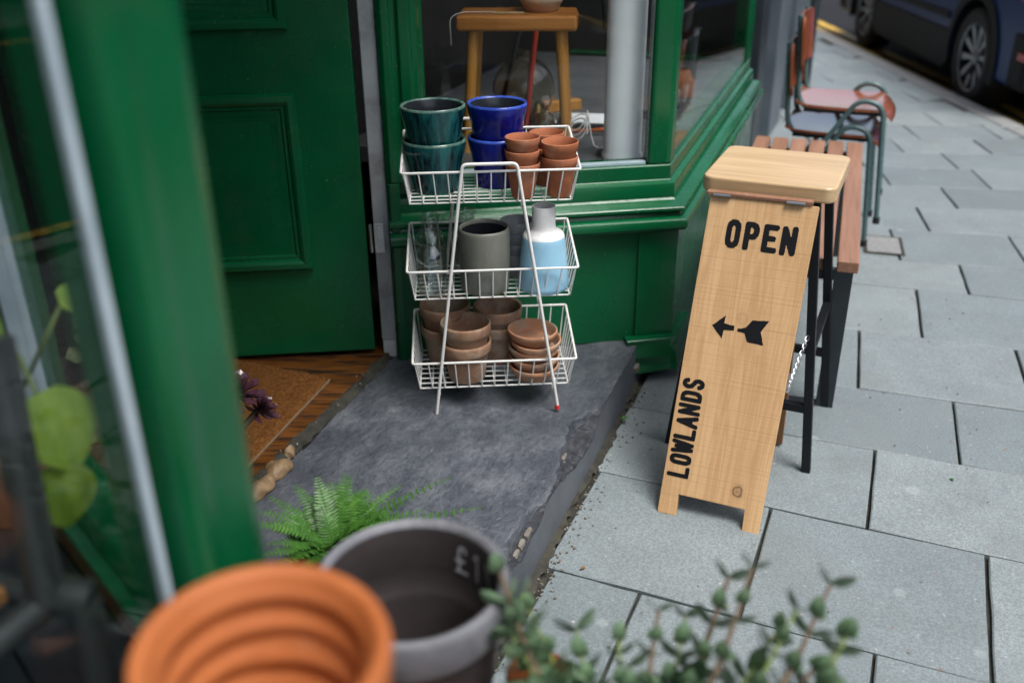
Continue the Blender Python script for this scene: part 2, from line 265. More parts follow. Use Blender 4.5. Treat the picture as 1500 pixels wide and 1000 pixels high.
nt.links.new(ge.outputs['Backfacing'], mr.inputs['Value']); nt.links.new(mr.outputs[0], fr.inputs['IOR']); nt.links.new(fr.outputs[0], mx.inputs[0]); nt.links.new(tr.outputs[0], mx.inputs[1]); nt.links.new(gl.outputs[0], mx.inputs[2]); nt.links.new(mx.outputs[0], o.inputs[0]); MT['bottle_glass'] = m
clear_glass('smoky_glass', (.80, .74, .62))

# ------------------------------------------------------------------ mesh helpers
class MB:
    def __init__(s): s.v = []; s.f = []; s.mi = []; s.cur = 0
    def add(s, vs, fs):
        k = len(s.v); s.v += [tuple(p) for p in vs]; s.f += [tuple(i + k for i in f) for f in fs]; s.mi += [s.cur] * len(fs); return s
    def box(s, c, d, rz=0, M=None):
        x, y, z = (q / 2 for q in d); R = Matrix.Rotation(rz, 3, 'Z') if M is None else M; c = Vector(c)
        vs = [c + R @ Vector((a * x, b_ * y, e * z)) for a in (-1, 1) for b_ in (-1, 1) for e in (-1, 1)]
        return s.add(vs, [(0, 1, 3, 2), (4, 6, 7, 5), (0, 4, 5, 1), (2, 3, 7, 6), (0, 2, 6, 4), (1, 5, 7, 3)])
    def bar(s, p, q, w, h, up=(0, 0, 1)):
        p, q = Vector(p), Vector(q); d = (q - p).normalized(); up = Vector(up)
        if abs(d.dot(up)) > .98: up = Vector((0, 1, 0))
        a = d.cross(up).normalized(); b_ = a.cross(d)
        vs = [e + a * i * w / 2 + b_ * j * h / 2 for e in (p, q) for i, j in ((-1, -1), (1, -1), (1, 1), (-1, 1))]
        return s.add(vs, [(0, 3, 2, 1), (4, 5, 6, 7), (0, 1, 5, 4), (1, 2, 6, 5), (2, 3, 7, 6), (3, 0, 4, 7)])
    def tube(s, pts, r, seg=8, closed=False, cap=True):
        pts = [Vector(p) for p in pts]; n = len(pts); rs = r if isinstance(r, (list, tuple)) else [r] * n; k = len(s.v); a = None
        for i, p in enumerate(pts):
            if closed: t = pts[(i + 1) % n] - pts[i - 1]
            else: t = pts[min(i + 1, n - 1)] - pts[max(i - 1, 0)]
            t.normalize()
            if a is None:
                a = t.cross(Vector((0, 0, 1)) if abs(t.z) < .9 else Vector((1, 0, 0)))
            a = (a - t * a.dot(t)).normalized(); b_ = t.cross(a)
            for j in range(seg):
                an = 2 * pi * j / seg; s.v.append(tuple(p + (a * cos(an) + b_ * sin(an)) * rs[i]))
        m_ = n if closed else n - 1; c0 = len(s.f)
        for i in range(m_):
            for j in range(seg):
                i2 = (i + 1) % n; s.f.append((k + i * seg + j, k + i * seg + (j + 1) % seg, k + i2 * seg + (j + 1) % seg, k + i2 * seg + j))
        if cap and not closed: s.f.append(tuple(k + j for j in range(seg))[::-1]); s.f.append(tuple(k + (n - 1) * seg + j for j in range(seg)))
        s.mi += [s.cur] * (len(s.f) - c0); return s
    def lathe(s, prof, seg=48, c=(0, 0, 0), wob=0, M=None):
        k = len(s.v); rows = []; c = Vector(c); ph = random.random() * 6
        for r, z in prof:
            if r < 1e-6: rows.append([len(s.v)]); s.v.append(tuple(c + Vector((0, 0, z)))); continue
            row = []
            for j in range(seg):
                a = 2 * pi * j / seg; rr = r * (1 + wob * (sin(2 * a + ph) + .5 * sin(3 * a + 2 * ph)))
                p = Vector((rr * cos(a), rr * sin(a), z)); row.append(len(s.v)); s.v.append(tuple(c + (M @ p if M else p)))
            rows.append(row)
        c0 = len(s.f)
        for a, b_ in zip(rows, rows[1:]):
            for j in range(seg):
                j2 = (j + 1) % seg
                if len(a) == 1 and len(b_) == 1: continue
                if len(a) == 1: s.f.append((a[0], b_[j2], b_[j]))
                elif len(b_) == 1: s.f.append((a[j], a[j2], b_[0]))
                else: s.f.append((a[j], a[j2], b_[j2], b_[j]))
        s.mi += [s.cur] * (len(s.f) - c0); return s
    def prism(s, poly, z0, z1):
        n = len(poly); vs = [(x, y, z0) for x, y in poly] + [(x, y, z1) for x, y in poly]
        return s.add(vs, [tuple(range(n))[::-1], tuple(range(n, 2 * n))] + [(i, (i + 1) % n, n + (i + 1) % n, n + i) for i in range(n)])
    def sweep(s, path, prof, cap=True):
        """path: plan polyline; prof: (outward offset to the right of travel, z); mitred"""
        P = [Vector((x, y)) for x, y in path]; n = len(P); m_ = len(prof); vs = []
        for i, p in enumerate(P):
            d0 = (P[i] - P[i - 1]).normalized() if i else None; d1 = (P[i + 1] - P[i]).normalized() if i < n - 1 else None
            n0 = Vector((d0.y, -d0.x)) if d0 else None; n1 = Vector((d1.y, -d1.x)) if d1 else None
            if n0 is None: nn = n1
            elif n1 is None: nn = n0
            else: nn = n0 + n1; nn = nn / nn.dot(n0)
            for o_, z in prof: vs.append((p.x + nn.x * o_, p.y + nn.y * o_, z))
        fs = [(i * m_ + j, (i + 1) * m_ + j, (i + 1) * m_ + j + 1, i * m_ + j + 1) for i in range(n - 1) for j in range(m_ - 1)]
        return s.add(vs, fs)
LAST = [None]; LEAF = {}
def leaf_obj(key, src, m, parent, M):      # alike leaves share one mesh
    if key not in LEAF: o = obj('leaf', src, m, parent, smooth=True); LEAF[key] = o.data
    else: o = bpy.data.objects.new('leaf', LEAF[key]); COL.objects.link(o); o.parent = parent
    o.matrix_basis = M; return o
def obj(name, mb, m, parent=None, smooth=False, bev=0, seg=2, loc=None, auto=None):
    me = bpy.data.meshes.new(name); me.from_pydata(mb.v, [], mb.f)
    ms = m if isinstance(m, list) else [m]
    for q in ms: me.materials.append(MT[q])
    if len(ms) > 1: me.polygons.foreach_set('material_index', mb.mi)
    bm = bmesh.new(); bm.from_mesh(me); bmesh.ops.recalc_face_normals(bm, faces=bm.faces[:]); bm.to_mesh(me); bm.free()
    if smooth: me.polygons.foreach_set('use_smooth', [True] * len(me.polygons))
    me.update(); o = bpy.data.objects.new(name, me); COL.objects.link(o)
    if smooth:
        try: me.set_sharp_from_angle(angle=radians(auto or 50))
        except Exception: pass
    if parent: o.parent = parent
    if loc: o.location = loc
    LAST[0] = o
    if bev:
        bv = o.modifiers.new('bevel', 'BEVEL'); bv.width = bev; bv.segments = seg; bv.limit_method = 'ANGLE'; bv.angle_limit = radians(35); bv.harden_normals = False
    return o
def tag(o, label=None, cat=None, group=None, kind=None):
    if label: o['label'] = label
    if cat: o['category'] = cat
    if group: o['group'] = group
    if kind: o['kind'] = kind
    return o
def thing(name, label, cat, loc=(0, 0, 0), rz=0, group=None):
    o = bpy.data.objects.new(name, None); COL.objects.link(o); o.location = loc; o.rotation_euler = (0, 0, rz); o.empty_display_size = .05
    return tag(o, label, cat, group)
def arc(c, r, a0, a1, n, plane='xz'):
    out = []
    for i in range(n + 1):
        a = a0 + (a1 - a0) * i / n; p, q = r * cos(a), r * sin(a)
        out.append({'xz': (c[0] + p, c[1], c[2] + q), 'yz': (c[0], c[1] + p, c[2] + q), 'xy': (c[0] + p, c[1] + q, c[2])}[plane])
    return out
def fillet(pts, r, n=6):
    pts = [Vector(p) for p in pts]; out = [pts[0]]
    for a, b_, c in zip(pts, pts[1:], pts[2:]):
        u = (a - b_).normalized(); w = (c - b_).normalized(); rr = min(r, (a - b_).length * .48, (c - b_).length * .48)
        p, q = b_ + u * rr, b_ + w * rr
        for i in range(n + 1):
            t = i / n; out.append((1 - t) ** 2 * p + 2 * t * (1 - t) * b_ + t * t * q)
    out.append(pts[-1]); return out
def smooth_path(ctrl, n=8):
    P = [Vector(p) for p in ctrl]; P = [2 * P[0] - P[1]] + P + [2 * P[-1] - P[-2]]; out = []
    for i in range(1, len(P) - 2):
        for k in range(n):
            t = k / n; a, b_, c, d = P[i - 1:i + 3]
            out.append(.5 * ((2 * b_) + (c - a) * t + (2 * a - 5 * b_ + 4 * c - d) * t * t + (3 * b_ - a - 3 * c + d) * t ** 3))
    out.append(P[-2]); return out

# flat lettering: strokes -> signed distance -> clipped cells
def arcp(cx, cy, rx, ry, a0, a1, n=14): return [(cx + rx * cos(radians(a0 + (a1 - a0) * i / n)), cy + ry * sin(radians(a0 + (a1 - a0) * i / n))) for i in range(n + 1)]
GLY = {
 'O': [arcp(.5, .72, .30, .22, 0, 180) + arcp(.5, .28, .30, .22, 180, 360) + [(.8, .72)]],
 'P': [[(.18, .05), (.18, .93), (.5, .93)] + arcp(.5, .70, .30, .23, 90, -90) + [(.18, .47)]],
 'E': [[(.82, .93), (.18, .93), (.18, .07), (.82, .07)], [(.18, .5), (.68, .5)]],
 'N': [[(.15, .05), (.15, .93), (.8, .07), (.8, .95)]],
 'L': [[(.2, .95), (.2, .07), (.85, .07)]],
 'W': [[(.06, .95), (.28, .07), (.5, .8), (.72, .07), (.94, .95)]],
 'A': [[(.12, .05), (.5, .93), (.88, .05)], [(.25, .32), (.75, .32)]],
 'D': [[(.18, .07), (.18, .93), (.42, .93)] + arcp(.42, .65, .40, .28, 90, 0) + arcp(.42, .35, .40, .28, 0, -90) + [(.18, .07)]],
 'S': [arcp(.5, .72, .30, .22, 20, 180) + [(.26, .58), (.74, .40)] + arcp(.5, .28, .30, .22, 0, -160)],
 'F': [[(.82, .93), (.18, .93), (.18, .05)], [(.18, .5), (.7, .5)]],
 '1': [[(.3, .8), (.55, .95), (.55, .05)]],
 '£': [arcp(.55, .72, .25, .22, 20, 180) + [(.3, .5), (.32, .1)], [(.12, .07), (.9, .07)], [(.12, .46), (.65, .46)]],
 '/': [[(.3, .95), (.75, .3)]],
}
def sdf_text(text, cw, ch, hw, gap, step, wob=0.0):
    """returns verts (2D), faces for a word laid along +x from 0"""
    V, F = [], []
    for i, ch_ in enumerate(text):
        if ch_ == ' ': continue
        segs = []
        for pl in GLY[ch_]:
            pl = [(a * cw, b_ * ch) for a, b_ in pl]; segs += list(zip(pl, pl[1:]))
        ph = random.random() * 9
        def f(x, y):
            d = 9
            for (ax, ay), (bx, by) in segs:
                ux, uy = bx - ax, by - ay; L = ux * ux + uy * uy
                t = max(0, min(1, ((x - ax) * ux + (y - ay) * uy) / L)) if L else 0
                d = min(d, max(abs(x - ax - t * ux), abs(y - ay - t * uy)) * .35 + hypot(x - ax - t * ux, y - ay - t * uy) * .65)
            return d - hw * (1 + wob * (sin(y * 900 / (ch * 12) * 6 + ph) * .5 + sin(y / ch * 47 + ph * 2) * .5 + .4 * sin(x / cw * 31 + ph)))
        nx, ny = int((cw + 4 * hw) / step), int((ch + 4 * hw) / step); ox, oy = -2 * hw, -2 * hw
        g = [[f(ox + a * step, oy + b_ * step) for b_ in range(ny + 1)] for a in range(nx + 1)]
        off = i * (cw + gap)
        for a in range(nx):
            for b_ in range(ny):
                cs = [(a, b_), (a + 1, b_), (a + 1, b_ + 1), (a, b_ + 1)]; vals = [g[p][q] for p, q in cs]
                if min(vals) >= 0: continue
                poly = []
                for j in range(4):
                    (p, q), (p2, q2) = cs[j], cs[(j + 1) % 4]; v0, v1 = vals[j], vals[(j + 1) % 4]
                    if v0 < 0: poly.append((ox + p * step, oy + q * step))
                    if (v0 < 0) != (v1 < 0):
                        t = v0 / (v0 - v1); poly.append((ox + (p + (p2 - p) * t) * step, oy + (q + (q2 - q) * t) * step))
                k = len(V); V += [(x + off, y) for x, y in poly]; F.append(tuple(range(k, k + len(poly))))
    return V, F

# ------------------------------------------------------------------ ground, road, kerb
KB = Vector((.98, 6.49)); KD = Vector((-.352, .936)).normalized(); KN = Vector((KD.y, -KD.x))     # kerb line, direction, towards the road
def kp(t, o): p = KB + KD * t + KN * o; return (p.x, p.y)
def kerb_x(y): return KB.x + (y - KB.y) * KD.x / KD.y
mb = MB(); a = kp(-40, -.06); b2 = kp(60, -.06)
mb.add([(-60, -40, -.014), (a[0], a[1], -.014), (b2[0], b2[1], -.014), (-60, 60, -.014)], [(0, 1, 2, 3)])
pavement = tag(obj('pavement', mb, 'mortar'), kind='structure')
rows = [(-1.45, -.05), (-1.07, -.05), (-.69, -.05), (-.31, -.05), (.07, -.055), (.45, -.06), (.835, -.06), (1.215, -.06), (1.596, -.055), (2.013, -.048), (2.384, -.02), (2.73, .02), (3.16, .02), (3.593, .03), (3.888, .09), (4.275, .12), (4.62, .16), (4.955, .19), (5.3, .21), (5.62, .225), (5.93, .25)]
y_, m_ = 5.93, .25
while y_ < 11.2:
    y_ += .355; m_ = min(.376, m_ + .02); rows.append((y_, m_))
known = {1.215: .175, 1.596: -.072, 2.013: .17, 2.384: .387, 2.73: .118, 3.16: .311, 3.593: .479, 3.888: .231, 4.275: .352, 4.62: .486, 4.955: .18}
def rowy(i, x): return rows[i][0] + rows[i][1] * (x - .2)
for i in range(len(rows) - 1):
    y0, m0 = rows[i]; mm = (m0 + rows[i + 1][1]) / 2; ym = (y0 + rows[i + 1][0]) / 2
    x0 = known.get(y0, (i % 3) * .16 + random.random() * .1); W = .483
    cuts = [x0 + W * k for k in range(-7, 12)]
    left = -.50 if ym > 2.45 or ym < .75 else -.512
    if ym > 5: left = -2.6
    if ym > 7.4: left = -4.5
    if ym > 4.9: cuts = [x0 + W * k for k in range(-14, 12)]
    for ca, cb in zip(cuts, cuts[1:]):
        if cb < left + .02: continue
        ca2 = max(ca, left)
        jw = random.uniform(.0030, .0058); jr = random.uniform(.0018, .0034)
        def q(x, ii):       # row line point for cross joint at x, kept inside the kerb
            yy = rowy(ii, x) ; xx = x - mm * (yy - ym); yy = rowy(ii, xx); return xx, yy
        c4 = [q(ca2 + jw, i), q(cb - jw, i), q(cb - jw, i + 1), q(ca2 + jw, i + 1)]
        c4 = [(x, y + (jr if j < 2 else -jr)) for j, (x, y) in enumerate(c4)]
        def lim(y): return KB.x + (y - KB.y) * KD.x / KD.y - .155
        if all(x > lim(y) for x, y in c4): continue
        if min(x for x, y in c4) > lim(c4[0][1]) - .05: continue
        c4 = [(min(x, lim(y)), y) for x, y in c4]
        if c4[1][0] - c4[0][0] < .03 or c4[2][0] - c4[3][0] < .03: continue
        cx = sum(p[0] for p in c4) / 4; cy = sum(p[1] for p in c4) / 4
        ring = []
        for (ax, ay), (bx, by) in zip(c4, c4[1:] + c4[:1]):
            for t in (0, .25, .5, .75):
                j = 0 if t == 0 else random.uniform(-.0014, .0014)
                ring.append((ax + (bx - ax) * t - cx + j, ay + (by - ay) * t - cy + j))
        tz = [random.uniform(-.0016, .0016) for _ in range(3)]
        zz = lambda x, y: tz[0] + tz[1] * x / .25 + tz[2] * y / .2
        n = len(ring); ins = .0035
        vs = [(x, y, -.013) for x, y in ring] + [(x, y, zz(x, y) - .0025) for x, y in ring] + [(x * (1 - ins / max(.05, hypot(x, y))), y * (1 - ins / max(.05, hypot(x, y))), zz(x, y)) for x, y in ring]
        fs = [(k, (k + 1) % n, n + (k + 1) % n, n + k) for k in range(n)] + [(n + k, n + (k + 1) % n, 2 * n + (k + 1) % n, 2 * n + k) for k in range(n)] + [tuple(range(2 * n, 3 * n))]
        mbs = MB(); mbs.add(vs, fs); obj('paving_slab', mbs, 'paving', pavement, loc=(cx, cy, 0))
# kerb
kerb = tag(obj('kerb', MB().add([(*kp(-40, -.145), -.012), (*kp(60, -.145), -.012), (*kp(60, .0), -.012), (*kp(-40, .0), -.012), (*kp(60, .0), -.14), (*kp(-40, .0), -.14)], [(0, 3, 2, 1), (3, 5, 4, 2)]), 'mortar'), kind='structure')
for k in range(-11, 10):
    t0 = k * .915; mbs = MB(); L = .905
    mbs.box((0, 0, 0), (L, .142, .155))
    ks = obj('kerb_stone', mbs, 'kerb', kerb, bev=.018, seg=3); c_ = kp(t0 + L / 2, -.069); ks.location = (c_[0], c_[1], -.073 + random.uniform(-.002, .002)); ks.rotation_euler = (0, 0, atan2(KD.y, KD.x))
road = tag(obj('road', MB().add([(*kp(-45, .002), -.105), (*kp(65, .002), -.105), (*kp(65, 60), -.105), (*kp(-45, 60), -.105)], [(0, 3, 2, 1)]), 'asphalt'), kind='structure')
for o_ in (.17, .34):
    vs = []; fs = []
    for k in range(0, 241):
        t = -20 + k * .16; j = random.uniform(-.006, .006); vs += [(*kp(t, o_ + j), -.101), (*kp(t, o_ + .10 + random.uniform(-.006, .006)), -.101)]
    fs = [(2 * k, 2 * k + 1, 2 * k + 3, 2 * k + 2) for k in range(240)]
    obj('yellow_line', MB().add(vs, fs), 'yellow', road)
for o_ in (6.3, 6.48):
    obj('yellow_line', MB().add([(*kp(-20, o_), -.101), (*kp(20, o_), -.101), (*kp(20, o_ + .085), -.101), (*kp(-20, o_ + .085), -.101)], [(0, 3, 2, 1)]), 'yellow', road)
far_pave = tag(obj('far_pavement', MB().add([(*kp(-40, 6.75), 0), (*kp(60, 6.75), 0), (*kp(60, 9), 0), (*kp(-40, 9), 0), (*kp(-40, 6.75), -.104), (*kp(60, 6.75), -.104)], [(0, 3, 2, 1), (0, 1, 5, 4)]), 'kerb'), kind='structure')

# ------------------------------------------------------------------ shop front
J0 = (-1.18, 2.27); K = (-.485, 2.655); E0 = (-.485, 4.45); E1 = (-1.3, 4.45)
RD = Vector((.8747, .4846, 0)); RN = Vector((.4846, -.8747, 0))          # along the right-hand splayed side, and out of it
K2 = (-.485, .60); J2 = (-1.18, .985); S2 = (-.485, -2.6)
LD = Vector((-.8747, .4846, 0)); LN = Vector((.4846, .8747, 0))
shop = thing('shop_building', 'green painted shopfront with splayed bay windows and recessed open doorway', 'shopfront', (-.8, 2.0, 0))
def sp(name, mb, m, **k):         # part of the shop: vertices given in world coordinates
    mb.v = [(x + .8, y - 2.0, z) for x, y, z in mb.v]; return obj(name, mb, m, shop, **k)
SILL = [(-.07, .660), (.010, .660), (.014, .657), (.014, .618), (.017, .615), (.028, .610), (.030, .606), (.030, .568), (.034, .563), (.062, .552), (.066, .548), (.066, .540), (.058, .536), (.052, .530), (.056, .522), (.068, .520), (.076, .514), (.080, .504), (.079, .493), (.072, .484), (.060, .479), (.045, .477)]
for path in ([J0, K, E0, E1], [S2, K2, J2]):
    sp('sill_moulding', MB().sweep(path, SILL), 'green', smooth=True, auto=28)
    st = .135 if path[0] == J0 else .0
# stall risers
def seg_panel(name, path, prof, m='green', **k): return sp(name, MB().sweep(path, prof), m, **k)
seg_panel('stall_riser', [J0, K], [(.044, .478), (.044, .132), (-.02, .132)])
seg_panel('stall_riser', [(K[0], K[1] + .0), E0, E1], [(.044, .478), (.044, .004), (-.02, .004)])
seg_panel('stall_riser', [S2, K2, J2], [(.044, .478), (.044, .004), (-.02, .004)])
# corner stiles of the riser with recessed panel look
mb = MB()
for z0, z1, w in ((.133, .476, .0),):
    a = Vector((*K, 0)); 
    mb.prism([tuple((a + RD * -.085 + RN * .046)[:2]), tuple((a + RD * -.085 + RN * .052)[:2]), (K[0] + .0525, K[1] - .0295), (K[0] + .0525, K[1] + .10), (K[0] + .046, K[1] + .10), (K[0] + .046, K[1] - .0255)], .02, z1)
sp('corner_stile', mb, 'green', bev=.002)
# worn plinth block at the corner, its lower end rotted away
mb = MB(); n = 9; base = [(-.553, 2.56), (-.512, 2.497), (-.432, 2.503), (-.408, 2.585), (-.408, 2.80), (-.44, 2.80), (-.5, 2.62)]
base = [tuple((Vector((*K, 0)) + RD * -.115 + RN * .05)[:2]), tuple((Vector((*K, 0)) + RD * -.115 + RN * .082)[:2]), (K[0] + .058, K[1] - .063), (K[0] + .075, K[1] - .043), (K[0] + .075, K[1] + .14), (K[0] + .05, K[1] + .14)]
vs = []
for zi, zz_ in enumerate((.03, .06, .09, .12, .142, .146)):
    for q, (x, y) in enumerate(base):
        j = .006 if zz_ < .1 else .002; ins = .006 if zi == 5 else 0
        vs.append((x + random.uniform(-j, j) - ins * .4, y + random.uniform(-j, j) + ins * .6, zz_ + (random.uniform(-.012, .016) if zi == 0 else 0)))
nb = len(base); fs = [(r * nb + q, r * nb + (q + 1) % nb, (r + 1) * nb + (q + 1) % nb, (r + 1) * nb + q) for r in range(5) for q in range(nb)] + [tuple(range(5 * nb, 6 * nb)), tuple(range(nb))[::-1]]
sp('plinth_block', MB().add(vs, fs), 'green', bev=.003)
# corner posts
def post(name, poly, z0, z1, bev=.006): return sp(name, MB().prism(poly, z0, z1), 'green', bev=bev, seg=3)
kp_ = Vector((*K, 0))
pl = [tuple((kp_ + RD * -.058 + RN * -.035)[:2]), tuple((kp_ + RD * -.058 + RN * .004)[:2]), tuple((kp_ + RD * -.05 + RN * .010)[:2]), (K[0] + .001, K[1] - .0115), (K[0] + .011, K[1] - .001), (K[0] + .011, K[1] + .052), (K[0] + .004, K[1] + .06), (K[0] - .035, K[1] + .06)]
post('corner_post', pl, .661, 2.42)
post('corner_post', [(-.475, 4.36), (-.468, 4.45), (-.54, 4.455), (-.54, 4.36)], .661, 2.42)
post('corner_post', [(-.535, .502), (-.466, .502), (-.458, .508), (-.455, .518), (-.4565, .535), (-.4555, .553), (-.455, .575), (-.459, .59), (-.47, .603), (-.525, .634), (-.545, .60)], .661, 2.42, .004)
# inner pilaster of the right return: fluted
mb = MB(); a = Vector((*J0, 0))
pr = [(.000, -.03), (.000, .046), (.012, .056), (.030, .056), (.036, .049), (.048, .049), (.055, .057), (.080, .057), (.087, .046), (.100, .043), (.106, .030), (.112, .016), (.118, .010), (.118, -.03)]
mb.prism([tuple((a + RD * s_ + RN * o_)[:2]) for s_, o_ in pr], .661, 2.42); sp('pilaster', mb, 'green', bev=.0025)
mb = MB(); mb.prism([tuple((a + RD * s_ + RN * o_)[:2]) for s_, o_ in [(.0, .03), (.0, .05), (.006, .056), (.028, .056), (.034, .05), (.034, .03)]], .133, .66); sp('pilaster', mb, 'green', bev=.0025)
b3 = Vector((*J2, 0))
mb = MB(); mb.prism([tuple((b3 + LD * s_ + LN * o_)[:2]) for s_, o_ in [(-.10, -.03), (-.10, .03), (-.09, .046), (-.02, .05), (.0, .046), (.02, .03), (.02, -.03)]], .133, 2.42); sp('pilaster', mb, 'green', bev=.003)
# door frames, white, rotting at the foot
mb = MB(); a = Vector((*J0, 0))
mb.prism([tuple((a + RD * s_ + RN * o_)[:2]) for s_, o_ in [(-.043, -.02), (-.043, .030), (-.012, .034), (-.001, .034), (-.001, -.02)]], .19, 2.42); sp('door_frame', mb, 'jamb', bev=.003)
mb = MB(); mb.prism([tuple((a + RD * s_ + RN * o_)[:2]) for s_, o_ in [(-.041, -.02), (-.041, .027), (-.012, .031), (-.002, .031), (-.002, -.02)]], .132, .192); sp('door_frame', mb, 'dirty_white', bev=.004)
mb = MB(); mb.prism([tuple((b3 + LD * s_ + LN * o_)[:2]) for s_, o_ in [(.022, -.02), (.022, .03), (.07, .03), (.07, -.02)]], .132, 2.42); sp('door_frame', mb, 'green', bev=.003)
# glazing beads
sp('glazing_bead', MB().prism([(-.4815, .4845), (-.4795, .485), (-.4785, .490), (-.4805, .4925), (-.489, .4925), (-.489, .4845)], .661, 2.42), 'bead', bev=.003)
mb = MB(); mb.prism([tuple((b3 + LD * s_ + LN * o_)[:2]) for s_, o_ in [(-.118, -.02), (-.118, .012), (-.102, .012), (-.102, -.02)]], .661, 2.42); sp('glazing_bead', mb, 'bead', bev=.002)
mb = MB(); mb.bar((*((kp_ + RD * -.672 + RN * -.010)[:2]), .664), (*((kp_ + RD * -.062 + RN * -.010)[:2]), .664), .02, .010); sp('glazing_bead', mb, 'bead', bev=.002)
# inner bottom rail of the left return, bare wood behind
seg_panel('bottom_rail', [(-.53, .625), J2], [(-.008, .6605), (-.008, .674), (-.040, .674), (-.052, .664), (-.052, .615)], 'green')
seg_panel('rail_backing', [(-.53, .625), (-1.17, .979)], [(-.0525, .650), (-.066, .650), (-.066, .606), (-.0525, .606)], 'brown_board')
# glass panes
def pane(p, q, z0, z1, t=.006):
    p, q = Vector((*p, 0)), Vector((*q, 0)); d = (q - p).normalized(); nn = Vector((d.y, -d.x, 0)) * t / 2
    sp('glass_pane', MB().prism([tuple((p - nn)[:2]), tuple((p + nn)[:2]), tuple((q + nn)[:2]), tuple((q - nn)[:2])], z0, z1), 'glass')
pane(tuple((a + RD * .119)[:2]), tuple((kp_ + RD * -.06)[:2]), .6615, 2.419)
pane((K[0], K[1] + .062), (E0[0], E0[1] - .092), .6615, 2.419)
pane((-.485, -2.5), (-.485, .484), .6615, 2.419)
pane((-.546, .634), tuple((b3 + LD * -.119)[:2]), .6745, 2.419)
# display floors
sp('display_floor', MB().prism([(-1.16, 2.285), (-.50, 2.652), (-.50, 4.44), (-1.5, 4.44), (-1.5, 2.6), (-1.19, 2.6)], .60, .648), 'grey_bed')
for k, (o0, o1) in enumerate(((0, .105), (.108, .33), (.333, .56), (.563, .78))):      # boards run with the splayed side
    p0_ = Vector((-.53, .56, 0)) - LN * (.012 + o0); p1_ = Vector((-.53, .56, 0)) - LN * (.012 + o1)
    def clip(p, far): 
        return p
    A1 = p0_ + LD * .76; B1 = p1_ + LD * .76
    q0 = p0_ + LD * max(0, (p0_.x + .50) / .8747) ; q1 = p1_ + LD * ((p1_.x + .50) / .8747)
    q0 = p0_ + LD * ((p0_.x + .50) / .8747)
    sp('display_board', MB().prism([tuple(q0[:2]), tuple(A1[:2]), tuple(B1[:2]), tuple(q1[:2])], .585, .606 + .001 * (k % 2)), 'display_floor', bev=.002)
# window-bed front edge facing the doorway inside
sp('fascia', MB().prism([(-.44, -2.6), (-.44, 4.62), (-.62, 4.62), (-.62, -2.6)], 2.42, 3.05), 'green', bev=.01)
sp('lobby_ceiling', MB().prism([(-.63, -2.6), (-.63, 4.62), (-5, 4.62), (-5, -2.6)], 2.421, 2.5), 'white_paint')
sp('upper_wall', MB().prism([(-.47, -2.69), (-.47, 4.62), (-5, 4.62), (-5, -2.69)], 3.051, 8.2), 'brick')
sp('back_wall', MB().prism([(-5, -2.6), (-4.9, -2.6), (-4.9, 4.62), (-5, 4.62)], .0, 2.42), 'interior')
sp('side_wall', MB().prism([(-4.89, 4.53), (-.56, 4.53), (-.56, 4.61), (-4.89, 4.61)], .0, 2.42), 'interior_dark')
sp('side_wall', MB().prism([(-4.89, -2.6), (-.5, -2.6), (-.5, -2.68), (-4.89, -2.68)], .0, 2.42), 'interior_dark')
sp('rear_partition', MB().prism([(-1.62, 2.75), (-1.58, 2.75), (-1.58, 4.5), (-1.62, 4.5)], .12, 2.3), 'interior_dark')
# door, standing open into the shop
DU = Vector((-.903, -.43, 0)).normalized(); DN = Vector((.43, -.903, 0)).normalized(); D0 = Vector((-1.219, 2.213, 0))
def dl(s_, o_, z): p = D0 + DU * s_ + DN * o_; return (p.x, p.y, z)
mb = MB(); W_, H_ = .86, 2.2
mb.add([dl(s_, o_, z) for o_ in (0, -.044) for s_, z in ((0.003, .162), (W_, .162), (W_, H_), (.003, H_))], [(0, 1, 2, 3), (7, 6, 5, 4), (0, 4, 5, 1), (1, 5, 6, 2), (2, 6, 7, 3), (3, 7, 4, 0)])
# cut nothing: panels are framed by proud bolection mouldings with a sunk field
door = sp('door', mb, 'green', bev=.003)
BOL = [(0, 0), (.0, .012), (.006, .020), (.020, .022), (.028, .018), (.032, .011), (.040, .0115), (.044, .006), (.050, .0065), (.060, .003), (.066, .0035), (.072, .0015)]
for (s0, s1, z0, z1) in ((.154, .70, .425, .906), (.154, .70, 1.06, 2.02)):
    vs = []
    for (o_, h) in BOL:
        vs += [dl(s_, h, z) for s_, z in ((s0 + o_, z0 + o_), (s1 - o_, z0 + o_), (s1 - o_, z1 - o_), (s0 + o_, z1 - o_))]
    fs = [(r * 4 + q, r * 4 + (q + 1) % 4, r * 4 + 4 + (q + 1) % 4, r * 4 + 4 + q) for r in range(len(BOL) - 1) for q in range(4)]
    mb = MB().add(vs, fs); mb.v = [(x + .8, y - 2, z) for x, y, z in mb.v]; obj('panel_moulding', mb, 'green', door, smooth=True, auto=30)
    mb = MB().add([dl(s_, .0016, z) for s_, z in ((s0 + .0715, z0 + .0715), (s1 - .0715, z0 + .0715), (s1 - .0715, z1 - .0715), (s0 + .0715, z1 - .0715))], [(0, 1, 2, 3)]); mb.v = [(x + .8, y - 2, z) for x, y, z in mb.v]; obj('door_panel', mb, 'green', door)
mb = MB(); hp = Vector((*J0, 0)) + RD * -.030 + RN * .0325
mb.bar((hp.x, hp.y, .46), (hp.x, hp.y, .545), .004, .026, up=tuple(RD)); mb.tube([(hp.x - .020, hp.y - .010, .462), (hp.x - .020, hp.y - .010, .543)], .0055, 10)
for z in (.475, .502, .53): mb.tube([tuple(hp + RN * .000 + Vector((0, 0, z))), tuple(hp + RN * .005 + Vector((0, 0, z)))], .004, 8)
mb.v = [(x + .8, y - 2, z) for x, y, z in mb.v]; obj('hinge', mb, 'steel', door, bev=.0008)
